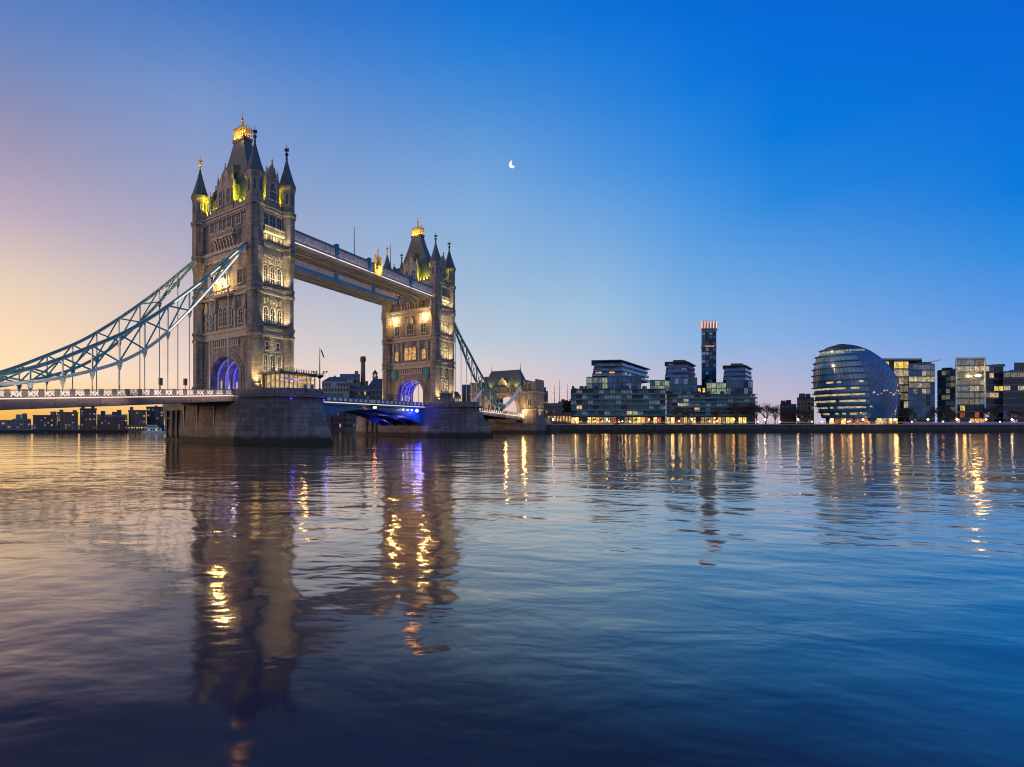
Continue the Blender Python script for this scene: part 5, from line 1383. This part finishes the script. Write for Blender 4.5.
o2 = office('office block with tall sand coloured lit front and dark raked flank',
   [(937.5, 955, 368.5, 0, 291, 282, 24, GREYC, 9, 4, [(G_BLUE, 5), (G_PALE, 3), (G_TEAL, 2), (E_DIMC, 1.5)], None, .9, .72),
    (955.2, 984, 358.5, 0, 282, 281, 24, SLABC, 10, 6, [(E_DIMC, 8), (E_CREAM, 1.5), (G_PALE, 2)], {0: [(E_YEL, 3), (E_ORANGE, 2), (PANE, 1)], 1: [(G_DARK, 3), (E_RED, 1)], 2: [(G_DARK, 5), (E_YEL, 1.5)], 3: [(G_DARK, 3), (G_PALE, 3)], 4: [(E_DIMC, 6), (G_PALE, 1)], 3: [(E_DIMC, 3), (G_PALE, 2)], 8: [(E_CREAM, 5), (E_WARM, 2)], 9: [(E_DIMC, 3), (G_PALE, 2)]}, .92, .78)], 92)
m = MB(); z1 = wz(358.4, 281); a, b = (wx(955.2, 282), 281.8), (wx(984, 281), 280.8)
m.beam((a[0], a[1], z1 + .3), (b[0], b[1], z1 + .3), 1.0, .6); m.beam((a[0], a[1] + 6, z1 + .3), (a[0] - 8.5, a[1] + 20, z1 - 3.6), .5, .5); m.beam((b[0], b[1] - .2, z1), (b[0], b[1] - .2, G0), .5, .5); m.beam((a[0], a[1] - .2, z1), (a[0], a[1] - .2, G0), .5, .5)
m.build('roof_frame', WHITEP, o2)
light('POINT', 'front_light', o2, (wx(978, 276), 276, wz(375, 276)), 500, (1, .72, .32), rad=.6)
m = MB(); m.sphere((wx(979, 279), 279.4, wz(375.5, 279)), 1.1, 10, 6, sz=.5); m.build('bright_lamp', E_LAMPHI, o2)
light('POINT', 'entrance_light', o2, (wx(966, 270), 270.5, G0 + 3), 300, (1, .6, .15), rad=.5)
o3 = office('dark office block with broken bands of yellow lit windows at the right picture edge',
   [(984.6, 1003, 365, 0, 282, 282, 28, GREYC, 9, 4, [(G_DARK, 3), (E_DIMC, 2.5), (E_WARM, 1), (G_BLUE, 2)], {5: [(E_YEL, 1), (G_DARK, 1)], 6: [(E_CREAM, 1), (G_DARK, 2)], 0: [(E_CREAM, 1), (G_DARK, 1)]}, .93, .7),
    (1003.2, 1060, 371, 0, 280, 280, 28, GREYC, 8, 8, [(G_DARK, 3), (E_DIMC, 3), (E_CREAM, 1.5), (G_BLUE, 2)], {7: [(G_DARK, 1), (E_DIMC, 1), (G_BLUE, 1)], 4: [(G_DARK, 2), (E_CREAM, 1)], 5: [(E_YEL, 3), (E_CREAM, 2), (G_DARK, 1)], 6: [(E_CREAM, 1.5), (G_DARK, 2)], 2: [(E_CREAM, 1), (G_DARK, 2)], 0: [(E_CREAM, 1), (G_DARK, 1)]}, .93, .66)], 93)
m = MB(); m.prism(plan(1014, 1060, 290, 18), wz(371, 280), wz(362.5, 290)); m.build('roof_plant', DARKC, o3)
# buildings between podium and egg hall
town_house('old_brick_house', 'old brown brick house left of the egg-shaped hall', 'building', 797, 814, 401, 292, 16, BRICK_Y, 5, 5, 94, None, NIGHT, 'gable', 2.5)
town_house('low_brick_house', 'low dark house with chimneys among bare trees left of the brown house', 'building', 780, 796.5, 407, 296, 14, BRICK_R, 4, 5, 95, None, NIGHT, 'gable', 2.0)

# ------------------------------------------------------------------ bare winter trees
BARK = mottled('bare_bark', (0.07, 0.052, 0.045), (0.11, 0.085, 0.075), .9, 2)
TREES = {}
def tree_meshes(kind):
    if kind in TREES: return TREES[kind]
    rng = random.Random(300 + kind); tr, cw = MB(), MB()
    def grow(p, d, ln, rad, lev):
        q = p + d * ln
        (tr if lev < 2 else cw).tube(p, q, rad, rad * .6, 6 if lev < 2 else 3)
        if lev >= 6: return
        for k in range(4 if lev < 2 else 3):
            a = rng.uniform(0, 2 * PI) + k * 2.1; s = rng.uniform(.3, .8)
            nd = (d + Vector((math.cos(a) * s, math.sin(a) * s, rng.uniform(-.08, .2)))).normalized()
            grow(p + d * ln * rng.uniform(.4, 1.0), nd, ln * rng.uniform(.68, .9), max(rad * .58, .0016), lev + 1)
    grow(Vector((0, 0, -.01)), Vector((0, 0, 1)), .2, .02, 0)
    k = 1 / max(v[2] for v in cw.v)
    for mb in (tr, cw): mb.v = [(a * k, b * k, c2 * k) for a, b, c2 in mb.v]
    TREES[kind] = (tr.mesh('trunk', BARK), cw.mesh('crown', BARK))
    return TREES[kind]
def bare_tree(px, ytop, Y, label, seed):
    x, h = wx(px, Y), wz(ytop, Y) - G0
    r = thing('bare_tree', label, 'tree', (x, Y, G0), (seed * 1.7) % 6.28, 'bare trees on the far bank')
    r.scale = (h * .85, h * .85, h)
    a, b = tree_meshes(seed % 5)
    link('trunk', a, r); link('crown', b, r)
for i, (px, yt, Y, lab) in enumerate((
    (676, 404, 271, 'bare tree before the glass podium, left of the brightest golden restaurant'),
    (690, 407, 271, 'smaller bare tree beside the golden restaurant of the glass podium'),
    (737, 401, 271, 'tall bare tree before the right end of the glass podium'),
    (748, 403, 272, 'bare tree at the right corner of the glass podium'),
    (757, 400, 276, 'bare tree standing just past the podium corner'),
    (766, 402, 278, 'broad bare tree right of the glass podium, second past its corner'),
    (775, 404, 276, 'bare tree midway between the glass podium and the egg-shaped hall'),
    (786, 408, 276, 'small bare tree before the low dark house'),
    (803, 408, 274, 'bare tree before the old brown brick house'),
    (905, 405, 274, 'bare tree between the egg-shaped hall and the blue glass office'),
    (941, 405, 273, 'bare tree before the raked flank of the sand coloured office'),
    (952, 409, 273, 'smaller bare tree left of the sand coloured office entrance'),
    (993, 404, 273, 'bare tree before the dark office, right of the sand coloured front'),
    (1016, 408, 273, 'bare tree near the right picture edge'),
    (792, 405, 281, 'bare tree between the low dark house and the old brown brick house'),
    (716, 408, 271, 'bare tree under the slender tower, right of its promenade lamp'))):
    bare_tree(px, yt, Y, lab, 200 + i)

# ------------------------------------------------------------------ promenade
def lamp(px, Y, label, mat, yl=419.5):
    x, z = wx(px, Y), wz(yl, Y)
    r = thing('promenade_lamp', label, 'street lamp', (x, Y, G0), 0, 'lamps along the promenade')
    h = z - G0
    MB().lathe([(0, .2), (.5, .16), (.6, .09), (h - .35, .06)], 0, 0, 8).build('pole', IRON, r)
    MB().sphere((0, 0, h), .34, 10, 6).build('lamp_globe', mat, r)
    MB().lathe([(h + .33, .25), (h + .5, .05)], 0, 0, 8).build('cap', IRON, r)
for px, lab, mat in (
    (542, 'promenade lamp at the foot of the gatehouse tower', E_LAMP), (553, 'promenade lamp in front of the low grey roofed block', E_LAMP),
    (575.5, 'promenade lamp at the left end of the glass podium', E_LAMP), (607, 'promenade lamp before the golden restaurants, left of the orange one', E_LAMP),
    (649, 'orange promenade lamp before the middle of the glass podium', E_LAMPO), (672, 'promenade lamp before the seam of the two podium halves', E_LAMP),
    (692, 'promenade lamp directly below the slender tower', E_LAMP), (734, 'promenade lamp under the tall bare tree at the podium', E_LAMPO),
    (765, 'promenade lamp among bare trees, right of the podium', E_LAMP), (798, 'promenade lamp before the old brown brick house', E_LAMP),
    (832, 'promenade lamp before the left side of the egg-shaped hall', E_LAMP), (863, 'promenade lamp before the middle of the egg-shaped hall', E_LAMPHI),
    (895, 'promenade lamp at the right foot of the egg-shaped hall', E_LAMP), (928, 'promenade lamp before the blue glass office', E_LAMP),
    (957, 'promenade lamp at the corner of the sand coloured office', E_LAMP), (986, 'promenade lamp right of the sand coloured office front', E_LAMPO), (1012, 'promenade lamp nearest the right picture edge', E_LAMP)):
    lamp(px, 268.5 if px > 590 else 263, lab, mat)
for px, lab in ((619, 'low quay lantern left of the orange terrace'), (630, 'low quay lantern before the orange terrace'), (745, 'low quay lantern below the right podium corner'), (758, 'low quay lantern just past the podium corner'), (780, 'low quay lantern before the low dark house'),
    (812, 'low quay lantern just left of the egg-shaped hall'), (822, 'low quay lantern at the left foot of the egg-shaped hall'), (848, 'low quay lantern left of the terrace before the egg-shaped hall'), (880, 'low quay lantern right of the terrace before the egg-shaped hall'), (912, 'low quay lantern left of the blue glass office lamp'), (943, 'low quay lantern before the raked dark flank'), (970, 'low quay lantern before the sand coloured front'), (1000, 'low quay lantern before the dark office')):
    r = thing('quay_lantern', lab, 'lantern', (wx(px, 270), 270, G0), 0, 'low lanterns on the quay')
    MB().lathe([(0, .1), (1.3, .07)], 0, 0, 6).build('post', IRON, r); MB().sphere((0, 0, 1.5), .2, 8, 5).build('lamp_globe', E_LAMPO if px % 2 else E_LAMP, r)
# railing; the glow added to its top rail stands for a boat light trail
def railing(name, label, x0, y0, x1, y1, strip):
    cx, cy = (x0 + x1) / 2, (y0 + y1) / 2
    r = thing(name, label, 'railing', (cx, cy, G0), 0, None, (cx, cy, G0))
    m = MB(); n = int(math.dist((x0, y0), (x1, y1)) / 2.4)
    for i in range(n + 1):
        f = i / n; x, y = x0 + (x1 - x0) * f, y0 + (y1 - y0) * f; m.box(x - .05, x + .05, y - .05, y + .05, G0, 5.15)
    tag(m.build('posts', IRON, r), kind='stuff')
    m = MB()
    for z in (4.45, 4.8): m.beam((x0, y0, z), (x1, y1, z), .05, .05)
    m.build('rails', IRON, r)
    m = MB(); m.beam((x0, y0, 5.2), (x1, y1, 5.2), .14, .12); m.build('light_trail_rail', strip, r)
E_RAIL = emit('trail_glow', (1.0, .72, .45), .55)
railing('quay_railing', 'long quay railing with top rail glowing as a boat light trail in front of podium and hall', 134, 264.6, 300, 267, E_RAIL)
railing('quay_railing', 'quay railing with top rail glowing as a boat light trail before the offices at the right', 300.3, 267, 425, 268.6, E_RAIL)
m = MB(); x0, x1 = wx(905, 267.5), wx(1040, 267.5)
r = thing('lit_hoarding', 'low hoarding washed in purple light along the quay before the offices', 'hoarding', ((x0 + x1) / 2, 267.9, G0), 0, None, ((x0 + x1) / 2, 267.9, G0))
MB().box(x0, x1, 268.2, 268.5, G0, 5.0).build('panel', GREYC, r)
MB().box(x0, x1, 267.95, 268.15, 4.36, 4.62).build('light_strip', E_PURPLE, r)
# terraces of the restaurants by the water
def terrace(pxl, pxr, label, seed):
    Y = 270.5; x0, x1 = wx(pxl, Y), wx(pxr, Y); rng = random.Random(seed)
    r = thing('restaurant_terrace', label, 'terrace', ((x0 + x1) / 2, Y, G0), 0, 'lit restaurant terraces', ((x0 + x1) / 2, Y, G0))
    MB().box(x0, x1, Y - 1.2, Y + 2.4, G0, 4.35).build('deck', TIMBER, r)
    MB().box(x0, x1, Y - 1.3, Y - 1.203, 4.05, 4.3).build('light_strip', emit('terrace_glow', (1, .66, .12), 1.6) if 'terrace_glow' not in MATS else MATS['terrace_glow'], r)
    n = int((x1 - x0) / 3.4)
    for i in range(n):
        x = x0 + (x1 - x0) * (i + .5) / n
        m = MB(); m.tube((x, Y + .4, 4.35), (x, Y + .4, 6.3), .06); m.lathe([(6.1, 1.5), (6.2, 1.45), (6.9, .08)], x, Y + .4, 8); m.build('parasol', rng.choice([DARKC, BRICK_R, TRIM]), r)
        m = MB(); m.sphere((x + .5, Y + .2, 5.7), .2, 8, 5); m.build('table_lantern', rng.choice([E_LAMP, E_LAMPO, E_GOLD]), r)
    for i in range(max(2, n // 3)):
        light('POINT', 'terrace_light', r, (x0 + (x1 - x0) * (i + .5) / max(2, n // 3), Y - 1.9, 5.6), 130, (1, .64, .18), rad=.4)
terrace(577, 612, 'yellow lit restaurant terrace at the left of the glass podium', 1)
terrace(618, 640, 'orange lit terrace with parasols before the middle of the podium', 2)
terrace(667, 682, 'small lit terrace below the seam of the podium halves', 3)
terrace(690, 720, 'brightest yellow restaurant terrace, below the slender tower', 4)
terrace(838, 876, 'golden lit terrace in front of the egg-shaped hall', 5)
# timber jetty piles below the quay
PL = 'mooring piles by the quay'
for px, lab in ((560, 'mooring pile below the low lit pavilion'), (600, 'mooring pile below the left restaurant terrace'), (655, 'mooring pile below the orange promenade lamp'), (706, 'mooring pile below the slender tower'), (918, 'mooring pile before the blue glass office')):
    r = thing('mooring_pile', lab, 'pile', (wx(px, 260), 260, 0), 0, PL); MB().lathe([(-2, .3), (3.4, .28), (3.5, .2)], 0, 0, 8).build('post', TIMBER, r); MB().lathe([(2.6, .36), (2.9, .36)], 0, 0, 8).build('collar', IRON, r)

# ------------------------------------------------------------------ boats
def boat(loc, rz, k, label, white=True):
    r = thing('river_boat' if white else 'moored_barge', label, 'boat', loc, rz)
    st = []
    for x, hw, z0 in ((-6, 1.5, -.3), (-3, 1.9, -.5), (1, 1.9, -.5), (4, 1.3, -.4), (6.2, .1, .1)):
        st.append([(x, -hw, 1.1 + .04 * max(0, x) ** 1.5 * .5), (x, -hw * .75, z0), (x, hw * .75, z0), (x, hw, 1.1 + .04 * max(0, x) ** 1.5 * .5)])
    m = MB(); m.rings([[(a * k, b * k, c2 * k) for a, b, c2 in q] for q in st]); m.build('hull', WHITEP if white else DARKC, r)
    if white:
        m = MB(); m.box(-4.5 * k, 2.5 * k, -1.4 * k, 1.4 * k, 1.1 * k, 2.6 * k); m.box(-3.5 * k, .5 * k, -1.2 * k, 1.2 * k, 2.603 * k, 4.0 * k); m.build('cabin', WHITEP, r)
        for i in range(6): MB().box((-4.2 + 1.1 * i) * k, (-3.4 + 1.1 * i) * k, -1.44 * k, -1.4 * k, 1.6 * k, 2.2 * k).build('window', E_WARM if i % 3 == 1 else PANE, r)
        for i in range(3): MB().box((-3.2 + 1.2 * i) * k, (-2.3 + 1.2 * i) * k, -1.24 * k, -1.2 * k, 2.95 * k, 3.6 * k).build('window', PANE, r)
        MB().tube((-1 * k, 0, 4.0 * k), (-1 * k, 0, 6.4 * k), .06 * k).build('mast', IRON, r)
    else:
        MB().box(-4 * k, -2 * k, -1.1 * k, 1.1 * k, 1.1 * k, 2.0 * k).build('wheelhouse', DARKC, r)
boat((wx(155.5, 226), 226, 0), .1, .95, 'white passenger boat moored beside the nearer pier, under the left span')
boat((wx(108, 225), 225, 0), .05, .34, 'small dark boat lying low on the water under the left span', False)
boat((wx(43, 240), 240, 0), -.1, .4, 'small dark boat off the low grey blocks at the left', False)
town_house('lit_pier_pavilion', 'low waterside pavilion with a row of yellow lit windows left of the white boat', 'pavilion', 128, 151, 425.8, 249, 4, BRICK_Y, 1, 9, 96, None, [(E_YEL, 2), (E_WARM, 2)], z0=1.35, extras=False)

# ------------------------------------------------------------------ moon
D = 4000
mx, mz = wx(513, D), wz(164, D); mr = 3.5 / FPX * D
tilt = R(22); m = MB()
out = [(-math.cos(a) * mr, math.sin(a) * mr) for a in [R(-88 + 8 * k) for k in range(23)]]
inn = [(-math.cos(a) * mr * .55 + mr * .02, math.sin(a) * mr * .96) for a in [R(84 - 8 * k) for k in range(22)]]
pg = [(x * math.cos(tilt) - z * math.sin(tilt), x * math.sin(tilt) + z * math.cos(tilt)) for x, z in out + inn]
m.extr(pg, 'y', -mr * .4, mr * .4)
o = m.build('moon', emit('moonlight', (.92, .95, 1), 1.25)); o.location = (mx, D, mz)
tag(o, 'thin white crescent moon alone in the blue sky', 'moon')

for o in bpy.data.objects:
    if '_org' in o: del o['_org']
